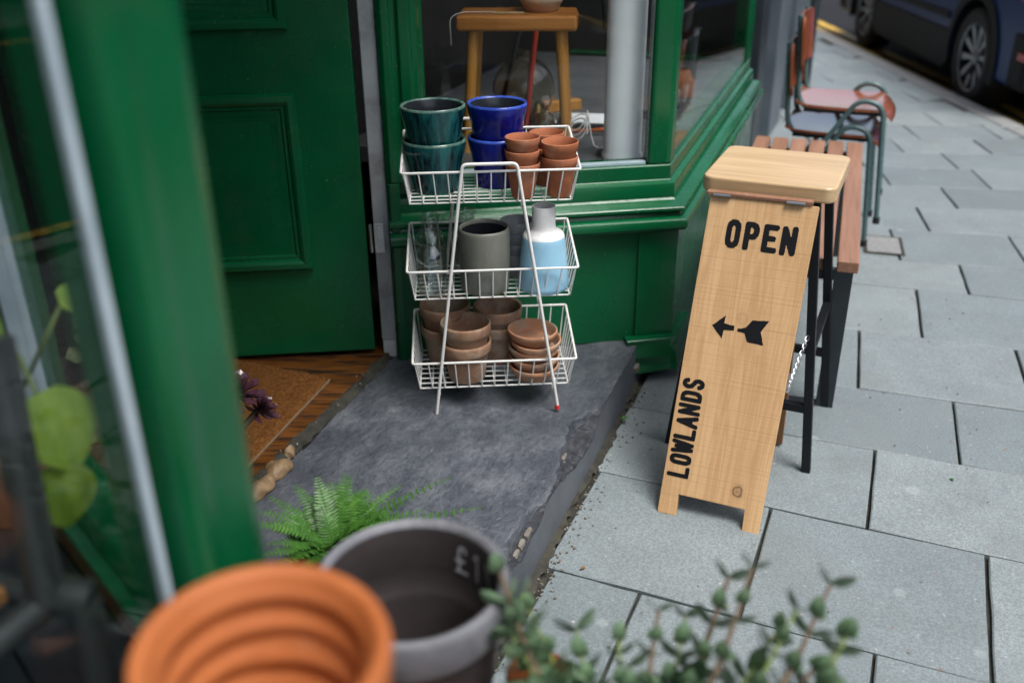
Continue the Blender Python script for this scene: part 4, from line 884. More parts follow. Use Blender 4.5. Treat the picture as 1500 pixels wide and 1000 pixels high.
# ------------------------------------------------------------------ stacked school chairs, facing the road
def chair(loc, rz, label, group, seat_tone):
    c = thing('school_chair', label, 'chair', loc, rz, group); sh = .445; r = .0105
    # local x forward, y sideways
    for sy in (-1, 1):
        y = sy * .188
        obj('leg_loop', MB().tube(fillet([(.19, y + sy * .02, .012), (.15, y, sh + .025), (.055, y, sh + .045), (-.24, y + sy * .02, .012)], .075, 7), r, 10), 'tube_green', c, smooth=True)
        for x in (.19, -.24): obj('foot', MB().tube([(x, y + sy * .02, 0), (x, y + sy * .02, .026)], .0145, 10), 'rubber', c, smooth=True)
        obj('seat_tube', MB().tube(fillet([(.16, sy * .15, sh - .014), (-.175, sy * .15, sh - .014), (-.205, sy * .15, sh + .345)], .075, 7), r, 10), 'tube_green', c, smooth=True)
        obj('seat_rail', MB().bar((-.15, sy * .172, sh - .012), (.16, sy * .172, sh - .012), .03, .012), 'black_metal', c)
    for x in (-.09, .12): obj('seat_rail', MB().bar((x, -.188, sh - .014), (x, .188, sh - .014), .022, .012), 'black_metal', c)
    mb = MB(); nx, ny = 22, 16; t = .011
    for lay in (0, 1):
        for i in range(nx + 1):
            for j in range(ny + 1):
                u = i / nx; w = j / ny * 2 - 1; x = -.185 + .385 * u
                wd = .192 * (1 - .14 * (1 - u) ** 2) * (1 - .10 * max(0, u - .85) / .15)
                z = sh + .010 - .010 * sin(pi * u) * (1 - w * w * .6) - .040 * max(0, (u - .84) / .16) ** 2 + .012 * max(0, (.15 - u) / .15) ** 2
                mb.v.append((x - .012 * w * w * (u > .8), w * wd, z - t * lay))
    W = (nx + 1) * (ny + 1); idx = lambda i, j, l: l * W + i * (ny + 1) + j
    for i in range(nx):
        for j in range(ny): mb.f.append((idx(i, j, 0), idx(i + 1, j, 0), idx(i + 1, j + 1, 0), idx(i, j + 1, 0))); mb.f.append((idx(i, j, 1), idx(i, j + 1, 1), idx(i + 1, j + 1, 1), idx(i + 1, j, 1)))
    for i in range(nx): mb.f.append((idx(i, 0, 0), idx(i, 0, 1), idx(i + 1, 0, 1), idx(i + 1, 0, 0))); mb.f.append((idx(i, ny, 0), idx(i + 1, ny, 0), idx(i + 1, ny, 1), idx(i, ny, 1)))
    for j in range(ny): mb.f.append((idx(0, j, 0), idx(0, j + 1, 0), idx(0, j + 1, 1), idx(0, j, 1))); mb.f.append((idx(nx, j, 0), idx(nx, j, 1), idx(nx, j + 1, 1), idx(nx, j + 1, 0)))
    mb.mi = [0] * len(mb.f); obj('seat', mb, seat_tone, c, smooth=True, auto=50)
    mb = MB(); ny, nz_ = 16, 10; wv = []
    for lay in (0, 1):
        for i in range(nz_ + 1):
            for j in range(ny + 1):
                z = i / nz_; w = j / ny * 2 - 1; rnd_ = 1 - .10 * (abs(z * 2 - 1)) ** 6
                x = -.190 - .016 * z - .022 * (1 - w * w) + .012 * lay + .013; mb.v.append((x, w * .19 * rnd_, sh + .140 + .20 * z))
    W = (nz_ + 1) * (ny + 1); idx = lambda i, j, l: l * W + i * (ny + 1) + j
    for i in range(nz_):
        for j in range(ny): mb.f.append((idx(i, j, 0), idx(i, j + 1, 0), idx(i + 1, j + 1, 0), idx(i + 1, j, 0))); mb.f.append((idx(i, j, 1), idx(i + 1, j, 1), idx(i + 1, j + 1, 1), idx(i, j + 1, 1)))
    for i in range(nz_):
        for j in (0, ny): mb.f.append((idx(i, j, 0), idx(i + 1, j, 0), idx(i + 1, j, 1), idx(i, j, 1)))
    for j in range(ny):
        for i in (0, nz_): mb.f.append((idx(i, j, 0), idx(i, j, 1), idx(i, j + 1, 1), idx(i, j + 1, 0)))
    mb.mi = [0] * len(mb.f); obj('backrest', mb, seat_tone, c, smooth=True, auto=50)
    return c
g = 'school chairs stacked past the bench'
chair((-.075, 4.23, 0), radians(-2), 'lower stacked school chair with grey-green tube legs standing on the paving', g, 'plywood_red')
chair((-.045, 4.22, .105), radians(-1), 'upper stacked school chair with orange plywood back past the bench', g, 'plywood_red')

# ------------------------------------------------------------------ parked car
RW = Vector((.69, 7.47)); CA = radians(16.5); CD = Vector((-sin(CA), cos(CA)))
car = thing('parked_car', 'dark blue car with black cladding and alloy wheels parked at the kerb', 'car', (RW.x, RW.y, -.104), atan2(CD.y, CD.x))
# local x forward, y to its left (kerb side); origin below the kerb-side rear wheel's outer face
WB = 2.62; WR = .338; CW = 1.80
def car_side(z0, arches=True):
    p = [(-.80, .34), (-.82, .62), (-.80, .98), (-.66, 1.02)]
    p += [(3.0, 1.02), (3.42, .92), (3.48, .62), (3.42, .34)]
    q = [(3.42, z0)]
    for cx in (WB, 0):
        n = 16; R_ = .395
        a0 = math.asin((z0 - WR) / R_)
        q += [(cx + R_ * cos(a0 + (pi - 2 * a0) * k / n), WR + R_ * sin(a0 + (pi - 2 * a0) * k / n)) for k in range(n + 1)]
    q += [(-.78, z0)]
    return p + q
sd_ = car_side(.26); n = len(sd_); mb = MB()
ys_ = [(-.015, 0), (-.05, .03), (-CW + .05, .03), (-CW + .015, 0)]
mb.add([(x, -.0, z) for x, z in sd_] + [(x, -CW, z) for x, z in sd_], [tuple(range(n)), tuple(range(n, 2 * n))[::-1]] + [(i, n + i, n + (i + 1) % n, (i + 1) % n) for i in range(n)])
obj('body', mb, 'car_blue', car, bev=.04, seg=4)
gh = [(-.62, 1.0), (-.50, 1.30), (-.25, 1.56), (.2, 1.62), (1.5, 1.60), (1.95, 1.45), (2.7, 1.0)]
mb = MB(); mb.add([(x, -.06 - (z - 1) * .28, z) for x, z in gh] + [(x, -CW + .06 + (z - 1) * .28, z) for x, z in gh], [tuple(range(7)), tuple(range(7, 14))[::-1]] + [(i, 7 + i, 7 + (i + 1) % 7, (i + 1) % 7) for i in range(7)])
obj('cabin', mb, 'car_blue', car, bev=.05, seg=3)
for sgn, yb in ((1, -.055), (-1, -CW + .055)):
    for pts in ([(-.30, 1.08), (-.28, 1.36), (.05, 1.50), (.62, 1.53), (.62, 1.08)], [(.70, 1.08), (.70, 1.53), (1.45, 1.51), (1.85, 1.36), (2.25, 1.08)]):
        mb = MB(); m2 = len(pts); yy = lambda z: yb - sgn * (z - 1) * .28
        mb.add([(x, yy(z) + sgn * .004, z) for x, z in pts] + [(x, yy(z) - sgn * .01, z) for x, z in pts], [tuple(range(m2)), tuple(range(m2, 2 * m2))[::-1]] + [(i, m2 + i, m2 + (i + 1) % m2, (i + 1) % m2) for i in range(m2)])
        obj('side_window', mb, 'car_glass', car)
for sgn, yb in ((1, .004), (-1, -CW - .004)):
    for cx in (0, WB):       # black arch trims
        n = 18; mb = MB(); a0 = -.25
        for k in range(n + 1):
            a = a0 + (pi - 2 * a0) * k / n
            for R_, o_ in ((.385, 0), (.385, .012), (.455, .010), (.455, -.03)): mb.v.append((cx + R_ * cos(a), yb + sgn * o_, WR + R_ * sin(a)))
        mb.f = [(k * 4 + j, k * 4 + j + 1, k * 4 + 5 + j, k * 4 + 4 + j) for k in range(n) for j in range(3)]; mb.mi = [0] * len(mb.f); obj('arch_trim', mb, 'car_black', car, smooth=True, auto=40)
    mb = MB(); mb.box((WB / 2, yb - sgn * .02, .33), (WB - .86, .06, .28)); obj('sill_trim', mb, 'car_black', car, bev=.012)
    obj('door_trim', MB().box((WB / 2, yb + sgn * .002, .56), (WB - .95, .014, .05)), 'car_black', car, bev=.005)
    for x in (.66, 1.62): obj('door_handle', MB().box((x - .1, yb + sgn * .015, .93), (.17, .03, .03)), 'car_blue', car, bev=.008)
mb = MB(); mb.box((-.74, -CW / 2, .44), (.24, CW + .012, .36)); obj('rear_bumper', mb, 'car_black', car, bev=.04, seg=3)
mb = MB(); mb.box((3.38, -CW / 2, .42), (.26, CW + .012, .34)); obj('front_bumper', mb, 'car_black', car, bev=.04, seg=3)
for y in (-.02, -CW + .02): obj('reflector', MB().box((-.80, y, .47), (.12, .06, .05)), 'red_lens', car, bev=.006); obj('tail_lamp', MB().box((-.74, y, .86), (.18, .09, .16)), 'red_lens', car, bev=.02)
for cx in (0, WB):
    for sgn, yb in ((1, -.006), (-1, -CW + .006)):
        mb = MB(); n = 18
        for k in range(n + 1):
            a = -.25 + (pi + .5) * k / n
            for dd in (0, .32): mb.v.append((cx + .388 * cos(a), yb - sgn * dd, WR + .388 * sin(a)))
        c_ = len(mb.v); mb.v.append((cx, yb - sgn * .32, WR))
        mb.f = [(2 * k, 2 * k + 1, 2 * k + 3, 2 * k + 2) for k in range(n)] + [(2 * k + 1, c_, 2 * k + 3) for k in range(n)]; mb.mi = [0] * len(mb.f); obj('arch_liner', mb, 'car_black', car)
obj('underside', MB().box((WB / 2, -CW / 2, .24), (3.7, CW - .46, .12)), 'car_black', car)
for cx in (0, WB):
    for sgn, yb in ((1, -.012), (-1, -CW + .012)):
        wh = bpy.data.objects.new('wheel', None); COL.objects.link(wh); wh.parent = car; wh.location = (cx, yb, WR); wh.empty_display_size = .05
        ty = [(.225, .0), (.235, .004), (.29, .010), (.318, .004), (.334, -.016), (.338, -.05), (.338, -.17), (.334, -.2), (.318, -.22), (.225, -.215), (.225, 0)]
        MX = Matrix.Rotation(-sgn * pi / 2, 3, 'X')
        mb = MB(); mb.lathe(ty, 40, M=MX); obj('tyre', mb, 'rubber', wh, smooth=True, auto=50)
        mb = MB(); mb.lathe([(0, -.10), (.2, -.10), (.222, -.02), (.226, -.004), (.226, -.012), (.218, -.10)], 40, M=MX); obj('barrel', mb, 'car_black', wh, smooth=True, auto=40)
        mb = MB()
        for k in range(10):
            a = 2 * pi * k / 10 + .1; d0 = .05
            for da in (-.10, .10):
                pass
            p, q = Vector((.045 * cos(a), .045 * sin(a), -.028)), Vector((.222 * cos(a), .222 * sin(a), -.012)); t_ = Vector((-sin(a), cos(a), 0)); dz = Vector((0, 0, .022))
            vs = [p - t_ * .013, p + t_ * .013, q + t_ * .026, q - t_ * .026]; vs = [MX @ e for e in vs] + [MX @ (e - dz) for e in vs]
            mb.add(vs, [(0, 1, 2, 3), (7, 6, 5, 4), (0, 4, 5, 1), (1, 5, 6, 2), (2, 6, 7, 3), (3, 7, 4, 0)])
        obj('spokes', mb, 'alloy', wh, bev=.003); mb = MB(); mb.lathe([(0, -.008), (.034, -.010), (.052, -.02), (.055, -.06)], 24, M=MX); mb.lathe([(.214, -.004), (.2245, .003), (.228, -.004)], 40, M=MX); obj('rim', mb, 'alloy', wh, smooth=True, auto=40)

# ------------------------------------------------------------------ foreground stand, pots
tb = thing('potting_stand', 'low wooden plank stand carrying the big pots outside the window', 'stand', (-.15, .50, 0))
for k in range(5): obj('plank', MB().box((-.195 + k * .098, -.02, .462), (.094, .56, .022)), 'crate_wood', tb, bev=.002)
for x in (-.22, .22):
    for y in (-.26, .21): obj('leg', MB().box((x, y, .2125), (.045, .045, .425)), 'crate_wood', tb)
    obj('rail', MB().box((x, -.025, .438), (.03, .42, .025)), 'crate_wood', tb)
TZ = .4735
def ribbed(h, r0, r1, n, amp):
    p = [(0, 0), (r0 * .92, 0), (r0, .003)]
    p += [(r0 + (r1 - r0) * .5, h * .5), (r1 - .008, h - .045), (r1, h - .043), (r1 + .002, h - .006), (r1, h - .001), (r1 - .003, h), (r1 - .008, h - .001), (r1 - .011, h - .004)]
    m_ = n * 8
    for k in range(m_ + 1):
        t = k / m_; z = h - .006 - (h - .02) * t; ro = r1 - .012 - (r1 - r0 - .002) * t
        p.append((ro - amp * (1 - cos(2 * pi * n * t)) * .5, z))
    p += [(r0 * .5, .011), (0, .011)]
    return p
cr_ = thing('wooden_crate', 'small upturned crate on the stand under the ribbed terracotta pots', 'crate', (-.325, .392, TZ))
obj('top', MB().box((0, 0, .213), (.15, .15, .014)), 'crate_wood', cr_, bev=.001)
for s_ in (-1, 1): obj('side', MB().box((s_ * .068, 0, .103), (.014, .15, .206)), 'crate_wood', cr_); obj('end', MB().box((0, s_ * .069, .103), (.121, .012, .206)), 'crate_wood', cr_)
pr_ = ribbed(.195, .056, .0845, 7, .0046)
g = 'ribbed terracotta pots on the crate'
pot('ribbed_pot', 'lower ribbed orange terracotta pot with its rim just showing beneath another', 'plant pot', (-.326, .389, TZ + .2205), pr_, 'terracotta_bright', g, wob=.002, seg=96)
pot('ribbed_pot', 'large bright orange terracotta pot with ribbed inside wall, empty', 'plant pot', (-.333, .397, TZ + .2205 + .052), pr_, 'terracotta_bright', g, wob=.002, seg=96, tilt=(radians(-2), radians(2)))
dk = [(0, 0), (.070, 0), (.074, .004), (.088, .12), (.094, .195), (.1015, .199), (.1055, .207), (.1065, .243), (.105, .249), (.101, .252), (.096, .250), (.0935, .244), (.091, .19), (.0895, .165), (.0855, .159), (.082, .150), (.070, .02), (0, .012)]
dpot = pot('dark_clay_pot', 'large dark grey clay pot with chalk price marks inside', 'plant pot', (-.381, .727, TZ + .0), dk, ['dark_pot', 'dark_pot_rim', 'dark_pot_in'], None, .199, .004, seg=72)
dpot.rotation_euler = (0, 0, 0)
V, F = sdf_text('£1/', .020, .034, .0017, .004, .0011, .25)
mb = MB()
vv = []
for x, y in V:
    an = radians(82) - x / .0905; z = .192 + y * 1.15; r = .0905 + (z - .19) * .03; vv.append((r * .985 * cos(an), r * .985 * sin(an), z))
mb.add(vv, F); obj('chalk_mark', mb, 'chalk', dpot)

# ------------------------------------------------------------------ plants
def leaf_mesh(L, W, cup=.15, curl=.2, n=6, thick=0, tip=.5, shape=None):
    """leaf along +x from the origin, midrib dips; returns MB"""
    mb = MB(); rows_ = []
    for i in range(n + 1):
        t = i / n; w = (shape(t) if shape else sin(pi * min(1, t ** tip * .98 + .02))) * W / 2
        x = L * t; z = curl * L * (t * t) 
        rows_.append([(x, -w, z + cup * w), (x, 0, z), (x, w, z + cup * w)])
    vs = [p for r in rows_ for p in r]; fs = [(i * 3 + j, (i + 1) * 3 + j, (i + 1) * 3 + j + 1, i * 3 + j + 1) for i in range(n) for j in (0, 1)]
    if thick:
        k = len(vs); vs2 = [(x, y, z - thick * (1 - (abs(2 * (x / L) - 1)) ** 3)) for x, y, z in vs]; vs += vs2; fs += [tuple(k + q for q in f)[::-1] for f in fs]
    return mb.add(vs, fs)
def place(src, M):      # transformed copy of the vertices of src
    return [tuple(M @ Vector(p)) for p in src.v], src.f
def frame_M(p, d, up, s=1.0):
    d = Vector(d).normalized(); up = Vector(up); y = up.cross(d)
    if y.length < 1e-4: y = Vector((0, 1, 0)).cross(d)
    y.normalize(); z = d.cross(y); M = Matrix.Identity(4)
    for i in range(3): M[i][0], M[i][1], M[i][2], M[i][3] = d[i] * s, y[i] * s, z[i] * s, p[i]
    return M
# fern in a pot on the doorstep
fern = thing('potted_fern', 'bright green sword fern in a clay pot on the slate doorstep', 'plant', (-.80, 1.235, .131))
obj('pot', MB().lathe([(0, 0), (.055, 0), (.058, .003), (.075, .11), (.08, .112), (.082, .14), (.078, .142), (.072, .14), (.066, .11), (0, .108)], 40), 'terracotta', fern, smooth=True, auto=50)
lf = leaf_mesh(1, .33, .25, -.12, 4, shape=lambda t: (.55 + .45 * sin(pi * t ** .7)) * (1 - t ** 4))
def frond(az, L, rise, m='leaf_fern', droop=.55):
    mb = MB(); d = Vector((cos(az), sin(az), 0)); pts = []
    for i in range(27):
        t = i / 26; pts.append(d * (L * t * (.30 + .45 * t)) + Vector((0, 0, .11 + rise * (t * 1.25 - droop * t * t))))
    mb.tube(pts, [.0016 * (1 - .7 * i / 26) for i in range(27)], 5)
    for i in range(3, 27):
        t = i / 26; T = (pts[min(26, i + 1)] - pts[i - 1]).normalized(); side = T.cross(Vector((0, 0, 1)))
        side = side.normalized() if side.length > .01 else Vector((-d.y, d.x, 0)); nrm = side.cross(T)
        ln = .027 * (1 - .74 * t ** 2.5) * min(1, .45 + t * 2.5)
        for sg in (-1, 1):
            dv = side * sg + T * .28 + nrm * random.uniform(-.1, .25)
            vs, fs = place(lf, frame_M(pts[i] , dv, nrm, ln * random.uniform(.88, 1.1))); mb.add(vs, fs)
    return obj('frond', mb, m, fern, smooth=True)
for k in range(64):
    az = random.uniform(0, 2 * pi); frond(az, random.uniform(.09, .19), random.uniform(.08, .16))
for az, L, ri, dr in ((95, .12, .14, .3), (70, .13, .12, .4), (120, .14, .13, .4), (150, .18, .14, .5), (110, .20, .13, .5), (40, .30, .16, .4), (22, .36, .14, .42), (60, .2, .14, .5), (170, .2, .13, .5), (135, .12, .16, .4), (30, .22, .13, .5), (10, .26, .12, .5)): frond(radians(az), L, ri, droop=dr)
frond(radians(15), .22, .12, 'leaf_brown', droop=.42)
# purple aeoniums standing on the boards by the left window
aeo = thing('potted_aeonium', 'purple and green rosette succulent in a pot beside the left window', 'plant', (-1.215, 1.285, .1465))
obj('pot', MB().lathe([(0, 0), (.07, 0), (.073, .003), (.09, .13), (.097, .132), (.098, .16), (.094, .163), (.087, .16), (.08, .13), (0, .128)], 40), 'dark_pot', aeo, smooth=True, auto=50)
al = leaf_mesh(1, .46, .22, .12, 7, .05, shape=lambda t: (.22 + .78 * (t ** 1.5)) * (1 - max(0, (t - .78) / .22) ** 2.2) ** .5)
def rosette(base, top, R_, m, n=34, tilt=(0, 0, 1), parent=aeo):
    obj('stem', MB().tube(smooth_path([base, ((base[0] + top[0]) / 2 + .01, (base[1] + top[1]) / 2, (base[2] + top[2]) / 2), top], 6), .007, 8), 'stem_brown', parent, smooth=True)
    st_o = LAST[0]
    up = Vector(tilt).normalized(); ax = up.cross(Vector((1, 0, .1))).normalized(); ay = up.cross(ax)
    for k in range(n):
        t = k / n; az = k * 2.39996; el = radians(75 * (1 - t) + 2)
        d = (ax * cos(az) + ay * sin(az)) * cos(el) + up * sin(el); L = R_ * (.30 + .75 * t)
        leaf_obj('aeo_' + m, al, m, st_o, frame_M(Vector(top) + up * (.02 * (1 - t)), d, up, L))
rosette((.0, .0, .12), (.10, .135, .30), .062, 'leaf_purple', tilt=(.45, -.1, 1))
rosette((.0, .0, .12), (.105, .19, .234), .05, 'leaf_purple', tilt=(.6, .2, .8))
rosette((.0, .0, .12), (-.055, .005, .455), .10, 'leaf_aeonium', 40, tilt=(.5, -.6, .8))
rosette((.0, .0, .12), (-.10, -.05, .39), .075, 'leaf_purple', tilt=(.4, -.6, .8))
rosette((.0, .0, .12), (.06, -.12, .26), .07, 'leaf_purple', tilt=(.5, -.6, .8))
rosette((.0, .0, .12), (-.02, -.07, .34), .07, 'leaf_aeonium', tilt=(.4, -.6, .8))
# jade plant in the near foreground
jade = thing('jade_plant', 'blue-green jade plant with fleshy oval leaves in a pot on the stand', 'plant', (-.115, .655, TZ))
obj('pot', MB().lathe([(0, 0), (.05, 0), (.053, .003), (.065, .09), (.07, .092), (.071, .115), (.068, .117), (.062, .115), (.057, .09), (0, .088)], 40), 'terracotta', jade, smooth=True, auto=50)
jl = leaf_mesh(1, .64, .14, .10, 6, .16, shape=lambda t: sin(pi * (t ** .8 * .94 + .06)) ** .75)
def jade_branch(pts, r0, nodes_, L=.030):
    P = smooth_path(pts, 7); n = len(P); mb = MB(); mb.tube(P, [r0 * (1 - .6 * i / (n - 1)) for i in range(n)], 7)
    br = obj('branch', mb, 'stem_brown' if r0 > .004 else 'stem', jade, smooth=True)
    for k in range(nodes_):
        i = int((n - 1) * (.30 + .70 * k / max(1, nodes_ - 1))); p = P[i]; T = (P[min(n - 1, i + 1)] - P[max(0, i - 1)]).normalized()
        a = T.cross(Vector((1, .2, .1))).normalized(); b_ = T.cross(a); ph = (k % 2) * pi / 2 + random.uniform(-.25, .25)
        tipf = k / max(1, nodes_ - 1); ll = L * 1.42 * random.uniform(.8, 1.1) * (1 - .35 * tipf)
        for sg in (0, pi):
            d = (a * cos(ph + sg) + b_ * sin(ph + sg)) + T * (.15 + .5 * tipf)
            leaf_obj('jade', jl, 'leaf_jade', br, frame_M(p, d, T, ll))
def J(x, y, z): return (x + .115, y - .655, z - TZ)
B0 = (0, 0, .09)
for tip, mid, r0, nn_, L in (((-.282, .735, .752), (-.22, .69, .66), .006, 9, .034), ((-.268, .765, .70), (-.20, .72, .62), .004, 7, .030), ((-.235, .74, .64), (-.18, .69, .60), .004, 8, .032), ((-.06, .86, .705), (-.08, .75, .64), .006, 8, .028), ((-.035, .835, .745), (-.06, .73, .66), .005, 8, .026), ((.045, .86, .725), (.0, .75, .65), .005, 8, .028), ((.075, .84, .70), (.02, .74, .63), .004, 7, .028), ((.04, .80, .66), (-.02, .72, .60), .006, 9, .033), ((-.125, .80, .69), (-.12, .72, .62), .005, 8, .026), ((-.165, .79, .665), (-.14, .71, .61), .004, 7, .026), ((-.02, .79, .64), (-.07, .71, .60), .007, 9, .036), ((-.09, .80, .62), (-.10, .72, .59), .006, 8, .034), ((.005, .845, .68), (-.04, .75, .63), .004, 7, .028), ((-.20, .76, .60), (-.16, .70, .58), .005, 8, .034), ((.09, .80, .64), (.03, .72, .60), .004, 7, .030), ((-.255, .72, .665), (-.20, .69, .62), .005, 8, .034), ((-.285, .76, .69), (-.21, .71, .63), .004, 8, .034), ((-.26, .705, .70), (-.20, .68, .64), .004, 8, .034), ((-.145, .755, .645), (-.13, .70, .60), .004, 10, .032), ((-.04, .75, .63), (-.08, .70, .59), .005, 10, .034), ((.055, .775, .66), (.0, .71, .61), .005, 9, .032), ((-.10, .835, .66), (-.10, .74, .61), .004, 8, .030), ((.015, .82, .715), (-.03, .73, .64), .004, 8, .028), ((.07, .87, .67), (.02, .76, .62), .004, 7, .028), ((-.215, .80, .635), (-.17, .72, .59), .004, 10, .034), ((-.18, .73, .63), (-.15, .69, .60), .004, 10, .034), ((-.07, .78, .66), (-.09, .71, .61), .004, 10, .032), ((.0, .76, .62), (-.05, .70, .59), .004, 10, .034)):
    jade_branch([B0, J(*mid), J(*tip)], r0, nn_, L)
# small orange pot behind the jade
pot('small_clay_pot', 'small orange clay pot half hidden by the jade leaves near the dark pot', 'plant pot', (-.243, .752, TZ), [(r * .9, z * 1.55) for r, z in lipp], 'terracotta_bright', wob=.004)

# ------------------------------------------------------------------ left window display
tc_ = thing('tube_chair', 'dark grey tubular chair with wooden slat seat inside the left window', 'chair', (-.80, .42, .607))
def tpt(x, y, z): return (x + .80, y - .42, z - .607)
obj('back_post', MB().tube([tpt(-.668, .525, .775), tpt(-.685, .548, .90), tpt(-.70, .57, 1.03)], .017, 14), 'gunmetal', tc_, smooth=True)
obj('arm_joint', MB().tube([tpt(-.690, .53, .772), tpt(-.660, .535, .777), tpt(-.635, .545, .772)], .019, 14), 'gunmetal', tc_, smooth=True)
obj('leg', MB().tube([tpt(-.640, .540, .768), tpt(-.632, .526, .607)], .017, 14), 'gunmetal', tc_, smooth=True)
obj('seat_rail', MB().tube([tpt(-.672, .518, .772), tpt(-.68, .30, .772)], .015, 14), 'gunmetal', tc_, smooth=True)
obj('seat_rail', MB().tube([tpt(-.66, .53, .772), tpt(-1.0, .53, .772)], .013, 14), 'gunmetal', tc_, smooth=True)
obj('leg', MB().tube([tpt(-1.0, .53, .78), tpt(-1.01, .545, .607)], .015, 14), 'gunmetal', tc_, smooth=True)
obj('leg', MB().tube([tpt(-.68, .305, .78), tpt(-.67, .29, .607)], .015, 14), 'gunmetal', tc_, smooth=True)
obj('leg', MB().tube([tpt(-1.0, .305, .78), tpt(-1.01, .29, .607)], .015, 14), 'gunmetal', tc_, smooth=True)
for k in range(3): obj('slat', MB().box(tpt(-.84, .475 - k * .075, .792), (.29, .065, .018)), 'brown_board', tc_, bev=.003)
lvp = thing('potted_leafy_plant', 'pale green round leaved plant in a clay pot inside the left window', 'plant', (-1.03, .805, .607))
obj('pot', MB().lathe([(0, 0), (.045, 0), (.048, .003), (.06, .10), (.065, .102), (.066, .13), (.063, .132), (.058, .13), (.053, .10), (0, .098)], 40), 'terracotta_pale', lvp, smooth=True, auto=50)
pll = leaf_mesh(1, .86, .28, -.18, 9, .0, shape=lambda t: sin(pi * (t * .93 + .07) ** .75) ** .8)
def big_leaf(tip, d, up, s, via):
    P = smooth_path([(0, 0, .11), via, tip], 8); st = obj('stalk', MB().tube(P, .0028, 7), 'stem', lvp, smooth=True)
    vs, fs = place(pll, frame_M(tip, d, up, s)); lfo = obj('leaf', MB().add(vs, fs), 'leaf_pilea', lvp, smooth=True)
def lq(x, y, z): return (x + 1.03, y - .805, z - .607)
big_leaf(lq(-.785, .672, .905), (.25, -.02, -.55), (.75, -.45, .6), .098, lq(-.84, .70, .93))
big_leaf(lq(-.772, .66, .825), (.06, -.05, -.6), (.8, -.5, .3), .085, lq(-.81, .68, .84))
big_leaf(lq(-.835, .615, 1.02), (.25, .10, -.5), (.75, -.5, .55), .105, lq(-.85, .66, .95))
big_leaf(lq(-.93, .72, .93), (-.4, .1, -.4), (.3, -.5, .9), .09, lq(-.90, .72, .88))
big_leaf(lq(-.85, .79, .95), (.1, .5, -.3), (.3, -.3, .9), .09, lq(-.86, .75, .9))
big_leaf(lq(-.80, .60, .93), (.2, -.4, -.3), (.5, -.5, .8), .08, lq(-.83, .65, .9))
# shop counter seen through the glass, with boxes and a red-lettered card
cn = thing('shop_counter', 'dark counter with boxes far inside the shop seen through the left window', 'counter', (-3.2, 2.3, .146), radians(25))
obj('cabinet', MB().box((0, 0, .42), (1.9, .5, .84)), 'interior_dark', cn, bev=.004)
obj('worktop', MB().box((0, .0, .86), (2.0, .56, .035)), 'brown_board', cn, bev=.003)
for k, (x, h, m) in enumerate(((-.62, .30, 'interior'), (-.15, .34, 'dark_facade'), (.30, .30, 'interior'), (.68, .22, 'card'))):
    tag(obj('storage_box', MB().box((0, 0, h / 2), (.36, .26, h)), m, loc=(-3.2 + x * cos(radians(25)), 2.3 + x * sin(radians(25)), .146 + .8785), bev=.004), ['olive storage box at the far end of the counter', 'tall dark slate storage box on the counter', 'olive storage box beside the buff box on the counter', 'low buff storage box on the counter end'][k], 'box', 'boxes on the counter').rotation_euler = (0, 0, radians(25))
card = thing('price_card', 'buff card with red capital letters standing on the shop counter', 'card', (-2.86, 2.36, 1.02), radians(25))
obj('sheet', MB().box((0, 0, .11), (.17, .004, .22)), 'card', card)
V, F = sdf_text('FEE', .030, .05, .004, .010, .0025)
obj('lettering', MB().add([(x - .05, -.0035, y + .13) for x, y in V], F), 'red_print', card)

# ------------------------------------------------------------------ right window display
ws = thing('window_stool', 'thick seated rustic wooden stool with round legs in the right window', 'stool', (-.965, 2.757, .6485), radians(15.5))
pl = [(-.172, -.10), (-.05, -.106), (.08, -.101), (.172, -.104), (.176, 0), (.17, .10), (.03, .104), (-.12, .10), (-.174, .098)]
obj('seat', MB().prism(pl, .352, .394), 'window_stool_wood', ws, bev=.008, seg=3)
for sx in (-1, 1):
    for sy in (-1, 1): obj('leg', MB().tube([(sx * .125, sy * .065, .356), (sx * .150, sy * .085, .0)], [.0165, .0145], 16), 'leg_wood', ws, smooth=True)
pot('plant_saucer', 'shallow pale clay saucer on the rustic window stool', 'saucer', (-.905, 2.79, 1.0435), [(r * .95, z * 1.1) for r, z in sc_], 'terracotta_pale', wob=.004)
pot('window_pot', 'red-brown clay pot standing in the saucer on the window stool', 'plant pot', (-.905, 2.79, 1.0495), [(r * .78, z * 1.0) for r, z in wp], 'terracotta', wob=.004)
tg = thing('price_tag', 'brown card tag with white string hanging off the window stool', 'tag', (-1.02, 2.70, 1.0435), radians(12))
obj('card', MB().box((.045, 0, .001), (.085, .035, .0016)), 'kraft', tg)
obj('string', MB().tube(smooth_path([(.005, 0, .0028), (-.05, -.005, .0035), (-.092, -.03, .003), (-.118, -.042, -.012), (-.120, -.042, -.05), (-.119, -.042, -.085)], 6), .0013, 6), 'string', tg, smooth=True)
obj_c = MB().lathe([(0, 0), (.060, 0), (.060, .012), (.0555, .02), (.055, 1.77), (0, 1.77)], 36, wob=.003)
tag(obj('column', obj_c, 'white_paint', smooth=True, auto=40, loc=(-.632, 2.722, .6485)), 'white painted round column inside the right window corner', 'column')
def sphere_prof(r, h, neck): return [(0, 0), (r * .5, 0.001)] + [(r * sin(a), h * (1 - cos(a)) / 2) for a in [radians(30 + 12 * k) for k in range(11)]] + [(neck, h * .985), (neck, h * 1.08), (neck + .003, h * 1.085), (neck + .003, h * 1.1), (neck - .002, h * 1.1)]
def shell(p, t=.003): return p + [(max(0, r - t), z + (t if k == 0 else 0)) for k, (r, z) in reversed(list(enumerate(p)))]
